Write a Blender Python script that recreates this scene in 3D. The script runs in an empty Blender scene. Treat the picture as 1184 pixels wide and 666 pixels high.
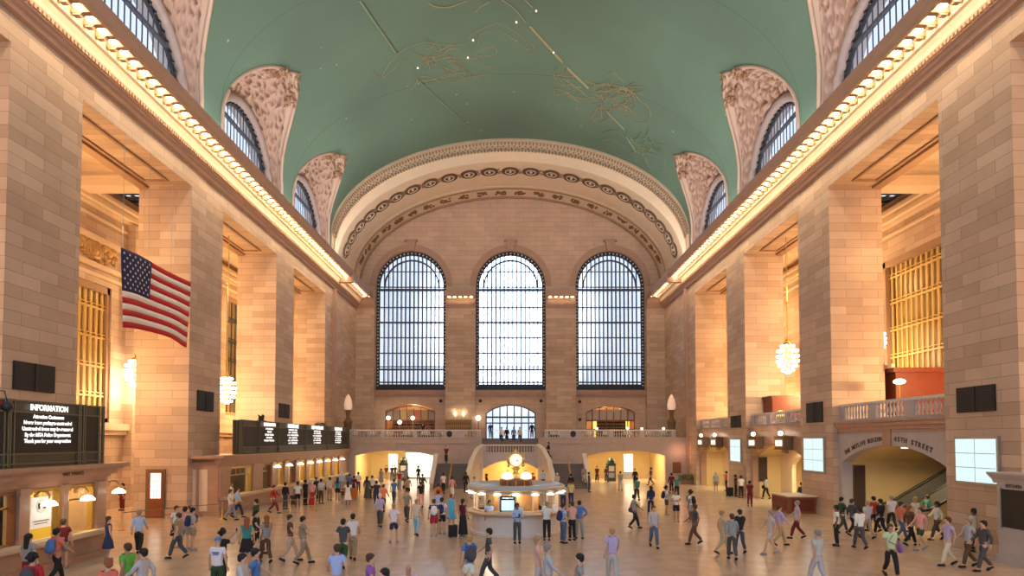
import bpy, math, random
from math import sin, cos, pi, radians, sqrt, hypot, atan2
from mathutils import Vector, Matrix, noise
from mathutils.geometry import tessellate_polygon
random.seed(7)
sc = bpy.context.scene
col = sc.collection

# ---------------------------------------------------------------- camera, sky, exposure
cam_d = bpy.data.cameras.new('camera'); cam = bpy.data.objects.new('camera', cam_d); col.objects.link(cam)
cam_d.sensor_width = 36; cam_d.lens = 36 * 711 / 1184
cam_d.shift_x = 2 / 1184; cam_d.shift_y = 152.4 / 1184
cam.location = (0, 0, 4.55); cam.rotation_euler = (radians(91.9), 0, 0)
cam_d.clip_end = 500
sc.camera = cam
sc.view_settings.view_transform = 'Standard'; sc.view_settings.look = 'None'
sc.view_settings.gamma = 1; sc.view_settings.use_curve_mapping = False
sc.view_settings.exposure = 0.08
SKY, SKYGLOW = 1.3, 6.5          # daylight
UPL, AISLE_FILL, COVE, BULB = 1350, 1250, 13, 34   # lamps of the hall, plus added aisle fill
w = bpy.data.worlds.new('sky'); sc.world = w; w.use_nodes = True
nt = w.node_tree; bg = nt.nodes['Background']
tc = nt.nodes.new('ShaderNodeTexCoord'); dot = nt.nodes.new('ShaderNodeVectorMath'); dot.operation = 'DOT_PRODUCT'
dv = Vector((0.0, 1, 0.2)).normalized(); dot.inputs[1].default_value = dv
nt.links.new(tc.outputs['Generated'], dot.inputs[0])
mr = nt.nodes.new('ShaderNodeMapRange'); mr.inputs[1].default_value = 0.986; mr.inputs[2].default_value = 0.998
mr.inputs[3].default_value = SKY; mr.inputs[4].default_value = SKY + SKYGLOW
mr.interpolation_type = 'SMOOTHERSTEP'
nt.links.new(dot.outputs['Value'], mr.inputs[0]); nt.links.new(mr.outputs[0], bg.inputs['Strength'])
bg.inputs['Color'].default_value = (0.74, 0.83, 1.0, 1)

def area(name, loc, size, power, color, rot=(0, 0, 0), size_y=None, spread=None):
    d = bpy.data.lights.new(name, 'AREA'); d.energy = power; d.color = color; d.size = size
    if size_y: d.shape = 'RECTANGLE'; d.size_y = size_y
    if spread: d.spread = radians(spread)
    o = bpy.data.objects.new(name, d); o.location = loc; o.rotation_euler = rot; col.objects.link(o); return o
def point(name, loc, power, color, r=0.15):
    d = bpy.data.lights.new(name, 'POINT'); d.energy = power; d.color = color; d.shadow_soft_size = r
    o = bpy.data.objects.new(name, d); o.location = loc; col.objects.link(o); return o
WARM = (1.0, 0.72, 0.42); WARMER = (1.0, 0.60, 0.25); CREAM = (1.0, 0.82, 0.6)
# uplights lying along the top of the two side cornices, added warm fill without fixtures in the side aisles
for s in (-1, 1):
    for y in (14, 36, 56):
        area('cornice_uplight', (s * 17.7, y, 23.0), 0.7, UPL, (1.0, 0.88, 0.76), (0, radians(180 - s * 22), 0), 19)
    for y in (12, 31.6, 45, 58.2):
        point('aisle_fill_light', (s * 23.6, y, 8.0), AISLE_FILL, WARMER, 0.5)
        point('aisle_fill_light', (s * 23.6, y, 16.0), AISLE_FILL * 0.55, WARMER, 0.5)

# ---------------------------------------------------------------- materials
MATS = {}
def newmat(n):
    m = bpy.data.materials.new(n); m.use_nodes = True; MATS[n] = m
    return m, m.node_tree, m.node_tree.nodes['Principled BSDF']
def mat(n, c, rough=0.6, metal=0.0, emit=0.0, ecol=None, nscale=0, namt=0.15, bump=0.0, spec=None):
    m, t, b = newmat(n)
    b.inputs['Base Color'].default_value = (*c, 1); b.inputs['Roughness'].default_value = rough
    b.inputs['Metallic'].default_value = metal
    if spec is not None: b.inputs['Specular IOR Level'].default_value = spec
    if emit:
        b.inputs['Emission Color'].default_value = (*(ecol or c), 1); b.inputs['Emission Strength'].default_value = emit
    if nscale:
        g = t.nodes.new('ShaderNodeNewGeometry'); no = t.nodes.new('ShaderNodeTexNoise'); no.inputs['Scale'].default_value = nscale
        no.inputs['Detail'].default_value = 5
        t.links.new(g.outputs['Position'], no.inputs['Vector'])
        mx = t.nodes.new('ShaderNodeMix'); mx.data_type = 'RGBA'
        mx.inputs['A'].default_value = (*[x * (1 - namt) for x in c], 1); mx.inputs['B'].default_value = (*[min(1, x * (1 + namt)) for x in c], 1)
        t.links.new(no.outputs['Fac'], mx.inputs['Factor']); t.links.new(mx.outputs['Result'], b.inputs['Base Color'])
        if bump:
            bp = t.nodes.new('ShaderNodeBump'); bp.inputs['Strength'].default_value = bump; bp.inputs['Distance'].default_value = 0.1
            t.links.new(no.outputs['Fac'], bp.inputs['Height']); t.links.new(bp.outputs['Normal'], b.inputs['Normal'])
    return m
def stone(n, c1, c2, mortar, bw=1.25, bh=0.62, rough=0.55, msize=0.012):
    m, t, b = newmat(n); N = t.nodes.new; L = t.links.new
    g = N('ShaderNodeNewGeometry'); sp = N('ShaderNodeSeparateXYZ'); L(g.outputs['Position'], sp.inputs[0])
    sn = N('ShaderNodeSeparateXYZ'); L(g.outputs['True Normal'], sn.inputs[0])
    ab = N('ShaderNodeMath'); ab.operation = 'ABSOLUTE'; L(sn.outputs['X'], ab.inputs[0])
    gt = N('ShaderNodeMath'); gt.operation = 'GREATER_THAN'; gt.inputs[1].default_value = 0.6; L(ab.outputs[0], gt.inputs[0])
    az = N('ShaderNodeMath'); az.operation = 'ABSOLUTE'; L(sn.outputs['Z'], az.inputs[0])
    gz = N('ShaderNodeMath'); gz.operation = 'GREATER_THAN'; gz.inputs[1].default_value = 0.7; L(az.outputs[0], gz.inputs[0])
    mu = N('ShaderNodeMix'); L(gt.outputs[0], mu.inputs['Factor']); L(sp.outputs['X'], mu.inputs['A']); L(sp.outputs['Y'], mu.inputs['B'])
    mv = N('ShaderNodeMix'); L(gz.outputs[0], mv.inputs['Factor']); L(sp.outputs['Z'], mv.inputs['A']); L(sp.outputs['Y'], mv.inputs['B'])
    cb = N('ShaderNodeCombineXYZ'); L(mu.outputs['Result'], cb.inputs[0]); L(mv.outputs['Result'], cb.inputs[1])
    br = N('ShaderNodeTexBrick'); L(cb.outputs[0], br.inputs['Vector'])
    br.inputs['Color1'].default_value = (*c1, 1); br.inputs['Color2'].default_value = (*c2, 1); br.inputs['Mortar'].default_value = (*mortar, 1)
    br.inputs['Scale'].default_value = 1; br.inputs['Mortar Size'].default_value = msize
    br.inputs['Brick Width'].default_value = bw; br.inputs['Row Height'].default_value = bh; br.inputs['Bias'].default_value = 0.1
    no = N('ShaderNodeTexNoise'); no.inputs['Scale'].default_value = 0.6; no.inputs['Detail'].default_value = 8
    L(g.outputs['Position'], no.inputs['Vector'])
    hs = N('ShaderNodeHueSaturation'); L(br.outputs['Color'], hs.inputs['Color'])
    mr = N('ShaderNodeMapRange'); mr.inputs[3].default_value = 0.8; mr.inputs[4].default_value = 1.2; L(no.outputs['Fac'], mr.inputs[0])
    L(mr.outputs[0], hs.inputs['Value']); L(hs.outputs[0], b.inputs['Base Color'])
    b.inputs['Roughness'].default_value = rough
    return m
STONE = stone('pale_sandstone_blocks', (0.64, 0.485, 0.375), (0.47, 0.335, 0.245), (0.25, 0.16, 0.11), 1.9, 0.5, 0.55, 0.009)
STONE2 = stone('end_wall_stone', (0.66, 0.47, 0.35), (0.59, 0.41, 0.3), (0.34, 0.22, 0.15), 1.6, 0.6)
TRIM = mat('cornice_marble', (0.47, 0.30, 0.22), 0.5, nscale=1.5, namt=0.12)
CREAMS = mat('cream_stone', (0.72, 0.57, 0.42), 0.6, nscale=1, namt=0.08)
BALST = mat('balcony_marble', (0.47, 0.38, 0.34), 0.45, nscale=2, namt=0.15)
DOMEL = mat('lit_dome_shade', (1, .95, .85), .4, emit=1.0, ecol=(1, .9, .74))
BROWNST = mat('brown_marble', (0.44, 0.27, 0.19), 0.4, nscale=2, namt=0.2)
GREYST = mat('grey_marble', (0.47, 0.43, 0.44), 0.4, nscale=2, namt=0.15)
PALEST = mat('pale_marble', (0.70, 0.67, 0.65), 0.35, nscale=2, namt=0.08)
SHADEST = mat('ornament_brown', (0.19, 0.11, 0.06), 0.6)
ORN = mat('ornament_tan', (0.36, 0.22, 0.14), 0.6)
GILT = mat('gilded_plaster', (0.5, 0.32, 0.13), 0.5, 0.3)
PLASTER = mat('pink_plaster', (0.48, 0.35, 0.28), 0.7, nscale=0.8, namt=0.1)
IRON = mat('dark_bronze', (0.03, 0.033, 0.045), 0.45, 0.3)
IRONL = mat('window_iron', (0.05, 0.06, 0.085), 0.5)
BLACK = mat('black_panel', (0.012, 0.012, 0.012), 0.5)
BOARD = mat('board_green_grey', (0.062, 0.06, 0.042), 0.4, nscale=3, namt=0.1)
BOARDF = mat('board_frame', (0.15, 0.135, 0.09), 0.4, 0.3)
WHITE = mat('white_enamel', (0.8, 0.8, 0.8), 0.4)
LETTER = mat('lit_white_lettering', (0.9, 0.9, 0.88), 0.5, emit=1.3, ecol=(1, 0.98, 0.93))
LETTERD = mat('dark_lettering', (0.1, 0.06, 0.045), 0.7)
BRASS = mat('brass', (0.75, 0.52, 0.16), 0.28, 0.9)
GOLDL = mat('gold_window_lattice', (0.62, 0.42, 0.14), 0.5, 0.1)
WOOD = mat('cherry_wood', (0.25, 0.085, 0.035), 0.4, nscale=4, namt=0.2)
REDWOOD = mat('red_mahogany', (0.17, 0.03, 0.015), 0.4, nscale=4, namt=0.2)
YELLOWP = mat('yellow_plaster', (0.72, 0.55, 0.27), 0.65, nscale=1, namt=0.08)
DARKIN = mat('dark_interior', (0.06, 0.035, 0.025), 0.7)
STEEL = mat('brushed_steel', (0.45, 0.45, 0.45), 0.35, 0.8)
RUBBER = mat('black_rubber', (0.02, 0.02, 0.02), 0.5)
GLOW = mat('lit_bulb', (1, 0.9, 0.7), 0.5, emit=BULB, ecol=(1.0, 0.80, 0.5))
GLOWS = mat('lit_globe', (1, 0.92, 0.8), 0.5, emit=7, ecol=(1.0, 0.85, 0.6))
GLOWC = mat('lit_crystal', (1, 0.95, 0.85), 0.3, emit=7, ecol=(1.0, 0.86, 0.62))
SHADEL = mat('lit_glass_shade', (1, 0.95, 0.85), 0.4, emit=2.6, ecol=(1.0, 0.88, 0.7))
LEAF = mat('leaf_green', (0.06, 0.14, 0.03), 0.6)
STRIPL = mat('strip_light', (1, 0.9, 0.7), 0.5, emit=3, ecol=(1, 0.85, 0.6))
OC = {}
def ocmat(n, rough):
    m, t, b = newmat(n); oi = t.nodes.new('ShaderNodeObjectInfo'); t.links.new(oi.outputs['Color'], b.inputs['Base Color'])
    b.inputs['Roughness'].default_value = rough; return m
CLOTH = ocmat('fabric', 0.85); SKIN = ocmat('skin', 0.55); HAIRM = ocmat('hair', 0.7)
def glass(n, tint, frost):
    m = bpy.data.materials.new(n); m.use_nodes = True; t = m.node_tree; t.nodes.clear(); N = t.nodes.new; L = t.links.new
    o = N('ShaderNodeOutputMaterial'); tr = N('ShaderNodeBsdfTransparent'); tr.inputs[0].default_value = (*tint, 1)
    tl = N('ShaderNodeBsdfTranslucent'); tl.inputs[0].default_value = (*tint, 1); gl = N('ShaderNodeBsdfGlossy'); gl.inputs['Roughness'].default_value = 0.1
    m1 = N('ShaderNodeMixShader'); m1.inputs[0].default_value = frost; L(tr.outputs[0], m1.inputs[1]); L(tl.outputs[0], m1.inputs[2])
    m2 = N('ShaderNodeMixShader'); m2.inputs[0].default_value = 0.05; L(m1.outputs[0], m2.inputs[1]); L(gl.outputs[0], m2.inputs[2])
    L(m2.outputs[0], o.inputs[0]); return m
GLASS = glass('frosted_window_glass', (0.95, 0.97, 1.0), 0.15)
GLASSB = glass('clear_glass', (0.95, 0.97, 0.97), 0.0)

def vaultmat():
    m, t, b = newmat('green_painted_plaster'); N = t.nodes.new; L = t.links.new
    g = N('ShaderNodeNewGeometry'); no = N('ShaderNodeTexNoise'); no.inputs['Scale'].default_value = 0.09; no.inputs['Detail'].default_value = 7
    L(g.outputs['Position'], no.inputs['Vector'])
    cr = N('ShaderNodeValToRGB'); cr.color_ramp.elements[0].position = 0.3; cr.color_ramp.elements[1].position = 0.72
    cr.color_ramp.elements[0].color = (0.09, 0.155, 0.122, 1); cr.color_ramp.elements[1].color = (0.13, 0.235, 0.19, 1)
    L(no.outputs['Fac'], cr.inputs[0])
    # panel seams across the vault
    sp = N('ShaderNodeSeparateXYZ'); L(g.outputs['Position'], sp.inputs[0])
    fr = N('ShaderNodeMath'); fr.operation = 'PINGPONG'; fr.inputs[1].default_value = 6.7; L(sp.outputs['Y'], fr.inputs[0])
    lt = N('ShaderNodeMath'); lt.operation = 'LESS_THAN'; lt.inputs[1].default_value = 0.035; L(fr.outputs[0], lt.inputs[0])
    mx = N('ShaderNodeMix'); mx.data_type = 'RGBA'; L(lt.outputs[0], mx.inputs['Factor']); L(cr.outputs[0], mx.inputs['A']); mx.inputs['B'].default_value = (0.06, 0.14, 0.1, 1)
    # small painted stars
    vo = N('ShaderNodeTexVoronoi'); vo.inputs['Scale'].default_value = 0.55; L(g.outputs['Position'], vo.inputs['Vector'])
    l2 = N('ShaderNodeMath'); l2.operation = 'LESS_THAN'; l2.inputs[1].default_value = 0.05; L(vo.outputs['Distance'], l2.inputs[0])
    m2 = N('ShaderNodeMix'); m2.data_type = 'RGBA'; L(l2.outputs[0], m2.inputs['Factor']); L(mx.outputs['Result'], m2.inputs['A']); m2.inputs['B'].default_value = (0.35, 0.42, 0.3, 1)
    L(m2.outputs['Result'], b.inputs['Base Color']); b.inputs['Roughness'].default_value = 0.75
    return m
VAULT = vaultmat()
def floormat():
    m, t, b = newmat('polished_marble_floor'); N = t.nodes.new; L = t.links.new
    g = N('ShaderNodeNewGeometry'); br = N('ShaderNodeTexBrick'); L(g.outputs['Position'], br.inputs['Vector']); br.offset = 0
    br.inputs['Color1'].default_value = (0.58, 0.44, 0.34, 1); br.inputs['Color2'].default_value = (0.53, 0.395, 0.30, 1); br.inputs['Mortar'].default_value = (0.46, 0.34, 0.25, 1)
    br.inputs['Scale'].default_value = 1; br.inputs['Brick Width'].default_value = 1.1; br.inputs['Row Height'].default_value = 0.75; br.inputs['Mortar Size'].default_value = 0.012
    no = N('ShaderNodeTexNoise'); no.inputs['Scale'].default_value = 1.4; no.inputs['Detail'].default_value = 8; L(g.outputs['Position'], no.inputs['Vector'])
    hs = N('ShaderNodeHueSaturation'); L(br.outputs['Color'], hs.inputs['Color']); mr = N('ShaderNodeMapRange'); mr.inputs[3].default_value = 0.75; mr.inputs[4].default_value = 1.25
    L(no.outputs['Fac'], mr.inputs[0]); L(mr.outputs[0], hs.inputs['Value']); L(hs.outputs[0], b.inputs['Base Color'])
    b.inputs['Roughness'].default_value = 0.22; b.inputs['Specular IOR Level'].default_value = 0.85
    return m
FLOOR = floormat()
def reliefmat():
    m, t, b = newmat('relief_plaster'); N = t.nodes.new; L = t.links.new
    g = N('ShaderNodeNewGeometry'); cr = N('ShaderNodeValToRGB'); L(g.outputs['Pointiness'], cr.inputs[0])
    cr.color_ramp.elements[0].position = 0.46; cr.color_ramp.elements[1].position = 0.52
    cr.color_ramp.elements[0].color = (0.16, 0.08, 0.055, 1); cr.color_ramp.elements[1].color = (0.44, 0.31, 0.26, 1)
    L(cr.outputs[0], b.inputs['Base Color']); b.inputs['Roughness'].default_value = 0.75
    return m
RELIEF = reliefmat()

# ---------------------------------------------------------------- mesh helpers
class MB:
    def __init__(s): s.v = []; s.f = []
    def add(s, vs, fs):
        o = len(s.v); s.v += [tuple(q) for q in vs]; s.f += [tuple(i + o for i in f) for f in fs]; return s
    def box(s, x0, x1, y0, y1, z0, z1):
        if x0 > x1: x0, x1 = x1, x0
        if y0 > y1: y0, y1 = y1, y0
        if z0 > z1: z0, z1 = z1, z0
        return s.add([(x0,y0,z0),(x1,y0,z0),(x1,y1,z0),(x0,y1,z0),(x0,y0,z1),(x1,y0,z1),(x1,y1,z1),(x0,y1,z1)],
                     [(0,3,2,1),(4,5,6,7),(0,1,5,4),(1,2,6,5),(2,3,7,6),(3,0,4,7)])
    def prism(s, pts, T, w0, w1, holes=()):
        polys = [list(pts)] + [list(h) for h in holes]
        flat = [p for q in polys for p in q]; n = len(flat)
        tri = tessellate_polygon([[Vector((p[0], p[1], 0)) for p in q] for q in polys])
        s.add([T(p[0], p[1], w0) for p in flat] + [T(p[0], p[1], w1) for p in flat],
              [tuple(t) for t in tri] + [tuple(i + n for i in reversed(t)) for t in tri])
        base = len(s.v) - 2 * n; k = 0
        for q in polys:
            m = len(q)
            for i in range(m):
                a, b = k + i, k + (i + 1) % m
                s.f.append((base + a, base + b, base + b + n, base + a + n))
            k += m
        return s
    def lathe(s, prof, c=(0, 0, 0), n=24, a0=0, a1=2 * pi):
        full = abs(a1 - a0 - 2 * pi) < 1e-6; m = n if full else n + 1; vs = []
        for r, z in prof:
            for i in range(m):
                a = a0 + (a1 - a0) * i / n; vs.append((c[0] + r * cos(a), c[1] + r * sin(a), c[2] + z))
        fs = []
        for j in range(len(prof) - 1):
            for i in range(n):
                k = (i + 1) % m; fs.append((j * m + i, j * m + k, (j + 1) * m + k, (j + 1) * m + i))
        return s.add(vs, fs)
    def tube(s, pts, r, n=6, caps=True):
        pts = [Vector(p) for p in pts]; rs = r if isinstance(r, (list, tuple)) else [r] * len(pts); vs = []
        for i, p in enumerate(pts):
            d = (pts[min(i + 1, len(pts) - 1)] - pts[max(i - 1, 0)]).normalized()
            u = d.cross(Vector((0, 0, 1)) if abs(d.z) < 0.9 else Vector((1, 0, 0))).normalized(); q = d.cross(u)
            for k in range(n):
                a = 2 * pi * k / n; vs.append(p + (u * cos(a) + q * sin(a)) * rs[i])
        fs = []
        for i in range(len(pts) - 1):
            for k in range(n):
                k2 = (k + 1) % n; fs.append((i * n + k, i * n + k2, (i + 1) * n + k2, (i + 1) * n + k))
        if caps: fs += [tuple(range(n))[::-1], tuple((len(pts) - 1) * n + k for k in range(n))]
        return s.add(vs, fs)
    def ball(s, c, r, nu=10, nv=6, z0=-1, z1=1):
        r = (r, r, r) if not isinstance(r, tuple) else r; vs = []
        for j in range(nv + 1):
            t = math.asin(z0) + (math.asin(z1) - math.asin(z0)) * j / nv
            for i in range(nu):
                a = 2 * pi * i / nu; vs.append((c[0] + r[0] * cos(t) * cos(a), c[1] + r[1] * cos(t) * sin(a), c[2] + r[2] * sin(t)))
        fs = [(j * nu + i, j * nu + (i + 1) % nu, (j + 1) * nu + (i + 1) % nu, (j + 1) * nu + i) for j in range(nv) for i in range(nu)]
        return s.add(vs, fs)
    def grid(s, rows, flip=False):
        n = len(rows[0]); vs = [p for r in rows for p in r]; fs = []
        for j in range(len(rows) - 1):
            for i in range(n - 1):
                f = (j * n + i, j * n + i + 1, (j + 1) * n + i + 1, (j + 1) * n + i); fs.append(f[::-1] if flip else f)
        return s.add(vs, fs)
    def mesh(s, name, m, smooth=False):
        me = bpy.data.meshes.new(name); me.from_pydata(s.v, [], s.f); me.materials.append(m)
        if smooth: me.polygons.foreach_set('use_smooth', [True] * len(me.polygons))
        me.update(); return me
    def build(s, name, m, parent=None, smooth=False, loc=None):
        return link(name, s.mesh(name, m, smooth), parent, loc)
def link(name, me, parent=None, loc=None, color=None):
    o = bpy.data.objects.new(name, me); col.objects.link(o)
    if parent is not None: o.parent = parent
    if loc is not None: o.location = loc
    if color is not None: o.color = (*color, 1)
    return o
def tag(o, label=None, cat=None, group=None, kind=None):
    if label: o['label'] = label
    if cat: o['category'] = cat
    if group: o['group'] = group
    if kind: o['kind'] = kind
    return o
def thing(name, label, cat, loc=(0, 0, 0), rz=0, group=None):
    o = bpy.data.objects.new(name, None); col.objects.link(o); o.location = loc; o.rotation_euler = (0, 0, rz)
    o.empty_display_size = 0.2
    return tag(o, label, cat, group)
def struct(o, label=None, cat=None, group=None):
    return tag(o, label, cat, group, 'structure')
TX = lambda s=1: (lambda u, v, w: (s * w, u, v))      # (Y, Z) outline pushed along X
TY = lambda u, v, w: (u, w, v)                        # (X, Z) outline pushed along Y
TZ = lambda u, v, w: (u, v, w)
def arc(cx, cz, rx, rz, a0, a1, n):
    return [(cx + rx * cos(radians(a0 + (a1 - a0) * i / n)), cz + rz * sin(radians(a0 + (a1 - a0) * i / n))) for i in range(n + 1)]
def rect(a, b, c, d): return [(a, c), (b, c), (b, d), (a, d)]
def segarch(x0, x1, zb, zs, zc, n=16):
    """outline: base zb, springing zs, crown zc"""
    h = zc - zs; c = (x1 - x0) / 2; R = (c * c + h * h) / (2 * h); m = (x0 + x1) / 2; th = math.asin(min(1, c / R))
    top = [(m + R * sin(th - 2 * th * i / n), zc - R + R * cos(th - 2 * th * i / n)) for i in range(n + 1)]
    return [(x0, zb), (x1, zb)] + top
def text(body, loc, rot, size, m, parent=None, extrude=0.01, align='CENTER', squash=1.0, name='lettering'):
    c = bpy.data.curves.new(name, 'FONT'); c.body = body; c.size = size; c.extrude = extrude; c.align_x = align; c.align_y = 'CENTER'
    c.offset = size * .03; c.materials.append(m); o = bpy.data.objects.new(name, c); col.objects.link(o); o.location = loc; o.rotation_euler = rot
    o.scale = (squash, 1, 1)
    if parent is not None: o.parent = parent
    return o

# ---------------------------------------------------------------- hall: floor, piers, side walls
W = 19.0
fl = MB().box(-32, 32, -6, 95, -0.4, 0).build('floor', FLOOR); struct(fl)
NEAR = [9.4, 22.9, 36.25, 49.55, 62.8]; FAR = [13.4, 26.85, 40.2, 53.6, 76.0]
for s, side in ((-1, 'left'), (1, 'right')):
    for a, b in zip(NEAR, FAR):
        m = MB().box(s * W, s * 22.15, a, b, 0, 19.7)
        m.box(s * 18.93, s * 22.2, a - 0.06, b + 0.06 if b < 70 else b, 0, 0.55)      # plinth
        struct(m.build('pier', STONE), 'tall stone block pier of the %s side wall' % side, 'pier', 'stone piers of the side walls')
    struct(MB().box(s * W, s * 22.15, -4, 76, 19.7, 21.6).build('wall_%s_lintel' % side, STONE))
    struct(MB().box(s * 19.25, s * 22.15, -4, 76, 21.6, 22.85).build('wall_%s_frieze' % side, TRIM))
    # sunk panel mouldings on the soffits of the openings
    m = MB()
    for a, b in zip(FAR[:4], NEAR[1:]):
        x0, x1, y0, y1 = 19.9, 21.4, a + 0.9, b - 0.9
        for q in ((x0, x1, y0, y0 + .14), (x0, x1, y1 - .14, y1), (x0, x0 + .14, y0 + .14, y1 - .14), (x1 - .14, x1, y0 + .14, y1 - .14)):
            m.box(s * q[0], s * q[1], q[2], q[3], 19.6, 19.7)
        m.box(s * 21.6, s * 22.15, a, b, 19.55, 19.7)
    struct(m.build('trim_soffit_panels', ORN))
    # outer aisle wall with window opening and its cornice
    wy0, wy1, wz0, wz1 = (33.2, 40.6, 5.7, 14.6) if s < 0 else (34.6, 43.3, 8.8, 17.1)
    holes = [rect(wy0, wy1, wz0, wz1)]
    if s < 0: holes.append(rect(57.1, 63.0, 6.9, 18.2))
    m = MB().prism(rect(-4, 66, 0, 21.0), TX(s), 26.5, 27.2, holes); struct(m.build('wall_%s_aisle' % side, STONE))
    m = MB()
    for z0, z1, d in ((19.35, 19.55, .35), (19.55, 19.8, .6), (19.8, 20.0, .5), (20.0, 20.25, .8), (18.7, 18.85, .2)):
        m.box(s * 26.5, s * (26.5 - d), 0, 66, z0, z1)
    struct(m.build('trim_aisle_cornice', CREAMS))
    # aisle ceiling with dark skylight frames, cross beams
    sy = [(12, 16), (25.2, 28.7), (38.9, 42.5), (47, 51)]
    m = MB().prism(rect(22.15, 26.6, -4, 66), lambda u, v, w_, s=s: (s * u, v, w_), 20.9, 21.1, [rect(23.3, 26.0, a, b) for a, b in sy])
    struct(m.build('ceiling_aisle', CREAMS))
    for a, b in sy:
        m = MB()
        for k in range(5): m.box(s * (23.3 + k * .66), s * (23.38 + k * .66), a, b, 20.86, 21.0)
        for k in range(6):
            yy = a + (b - a) * k / 5; m.box(s * 23.3, s * 26.0, yy - .07, yy + .07, 20.84, 21.0)
        for k in range(4):
            for j in range(5):
                if (k + j) % 3 == 0: m.box(s * (23.38 + k * .66), s * (23.96 + k * .66), a + (b - a) * j / 5, a + (b - a) * (j + 1) / 5, 20.95, 21.0)
        struct(m.build('trim_skylight_frame', IRON), 'black skylight grid in the %s aisle ceiling' % side, 'skylight', 'skylight grids over the side aisles')
    m = MB()
    for a in NEAR:
        m.box(s * 22.15, s * 26.5, a, a + 1.2, 19.75, 20.9); m.box(s * 22.15, s * 26.5, a - .15, a + 1.35, 20.2, 20.35)
        m.box(s * 22.15, s * 26.5, a - .3, a + 1.5, 20.6, 20.9)
    struct(m.build('trim_cross_beams', CREAMS))
# cross wall pilaster in the left aisle
struct(MB().box(-26.5, -25.9, 42.1, 43.2, 0, 19.4).build('trim_aisle_pilaster', STONE))
# carved frieze and ledge over the left aisle window
m = MB(); random.seed(3)
for i in range(150):
    y = 33 + 8.0 * random.random(); z = 16.0 + 1.15 * random.random(); r = .12 + .16 * random.random()
    m.ball((-26.5, y, z), (0.16, r, r), 7, 4)
for y in (35.2, 38.8):
    m.lathe([(0.5, -.1), (.62, 0), (.5, .1), (.3, .02), (.2, .12), (0, .14)], (0, 0, 0), 16)
    n = 16 * 6; v = m.v[-n:]; m.v[-n:] = [(-26.42 + z, y + x_, 16.6 + y_) for x_, y_, z in v]
struct(m.build('trim_carved_frieze', GILT, smooth=True), 'carved foliage frieze above the left aisle window', 'frieze')
m = MB()
for z0, z1, d in ((17.25, 17.5, .4), (15.55, 15.8, .3), (15.0, 15.2, .15), (5.2, 5.65, .45), (4.9, 5.2, .25)): m.box(-26.5, -26.5 + d, 32.5, 41.6 if z0 > 6 else 66, z0, z1)
struct(m.build('trim_frieze_ledge', CREAMS))

def lattice(name, label, s, y0, y1, z0, z1, nbar, rows, mat_, thick=.13):
    o = thing(name, label, 'window', (s * 26.8, (y0 + y1) / 2, z0)); o['kind'] = 'structure'
    cx, cy, cz = o.location
    f = MB()
    for q in ((y0, y0 + .28, z0, z1), (y1 - .28, y1, z0, z1), (y0, y1, z0, z0 + .3), (y0, y1, z1 - .45, z1)):
        f.box(-.35, .2, q[0] - cy, q[1] - cy, q[2] - cz, q[3] - cz)
    f.build('window_frame', ORN, o)
    b = MB()
    for k in range(1, nbar):
        y = y0 + (y1 - y0) * k / nbar - cy; b.box(-.05, .05, y - thick * .8, y + thick * .8, 0, z1 - cz)
    b.build('mullions', mat_, o)
    b = MB()
    for z in rows: b.box(-.1, .1, y0 - cy, y1 - cy, z - cz - .06, z - cz + .06); b.box(-.1, .1, y0 - cy, y1 - cy, z - cz + .2, z - cz + .26)
    b.build('transoms', mat_, o)
    MB().box(.24 * s, .26 * s, y0 - cy, y1 - cy, 0, z1 - cz).build('window_pane', AMBER, o)
    return o
AMBER = mat('amber_pane', (0.42, 0.30, 0.13), 0.3, nscale=.7, namt=.3)
lattice('window_1', 'tall gold-barred aisle window behind the flag', -1, 33.2, 40.6, 5.7, 14.6, 14, [7.4, 9.3, 11.2, 13.1], GOLDL)
lattice('window_2', 'tall gold-barred aisle window above the red cabin', 1, 34.6, 43.3, 8.8, 17.1, 17, [10.3, 12.2, 14.1, 15.9], GOLDL, .09)
lattice('window_3', 'narrow grey-paned window seen behind the hanging chandelier', -1, 57.1, 63.0, 6.9, 18.2, 7, [8.5, 10.3, 12.1, 14, 16], IRONL, .09)

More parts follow.
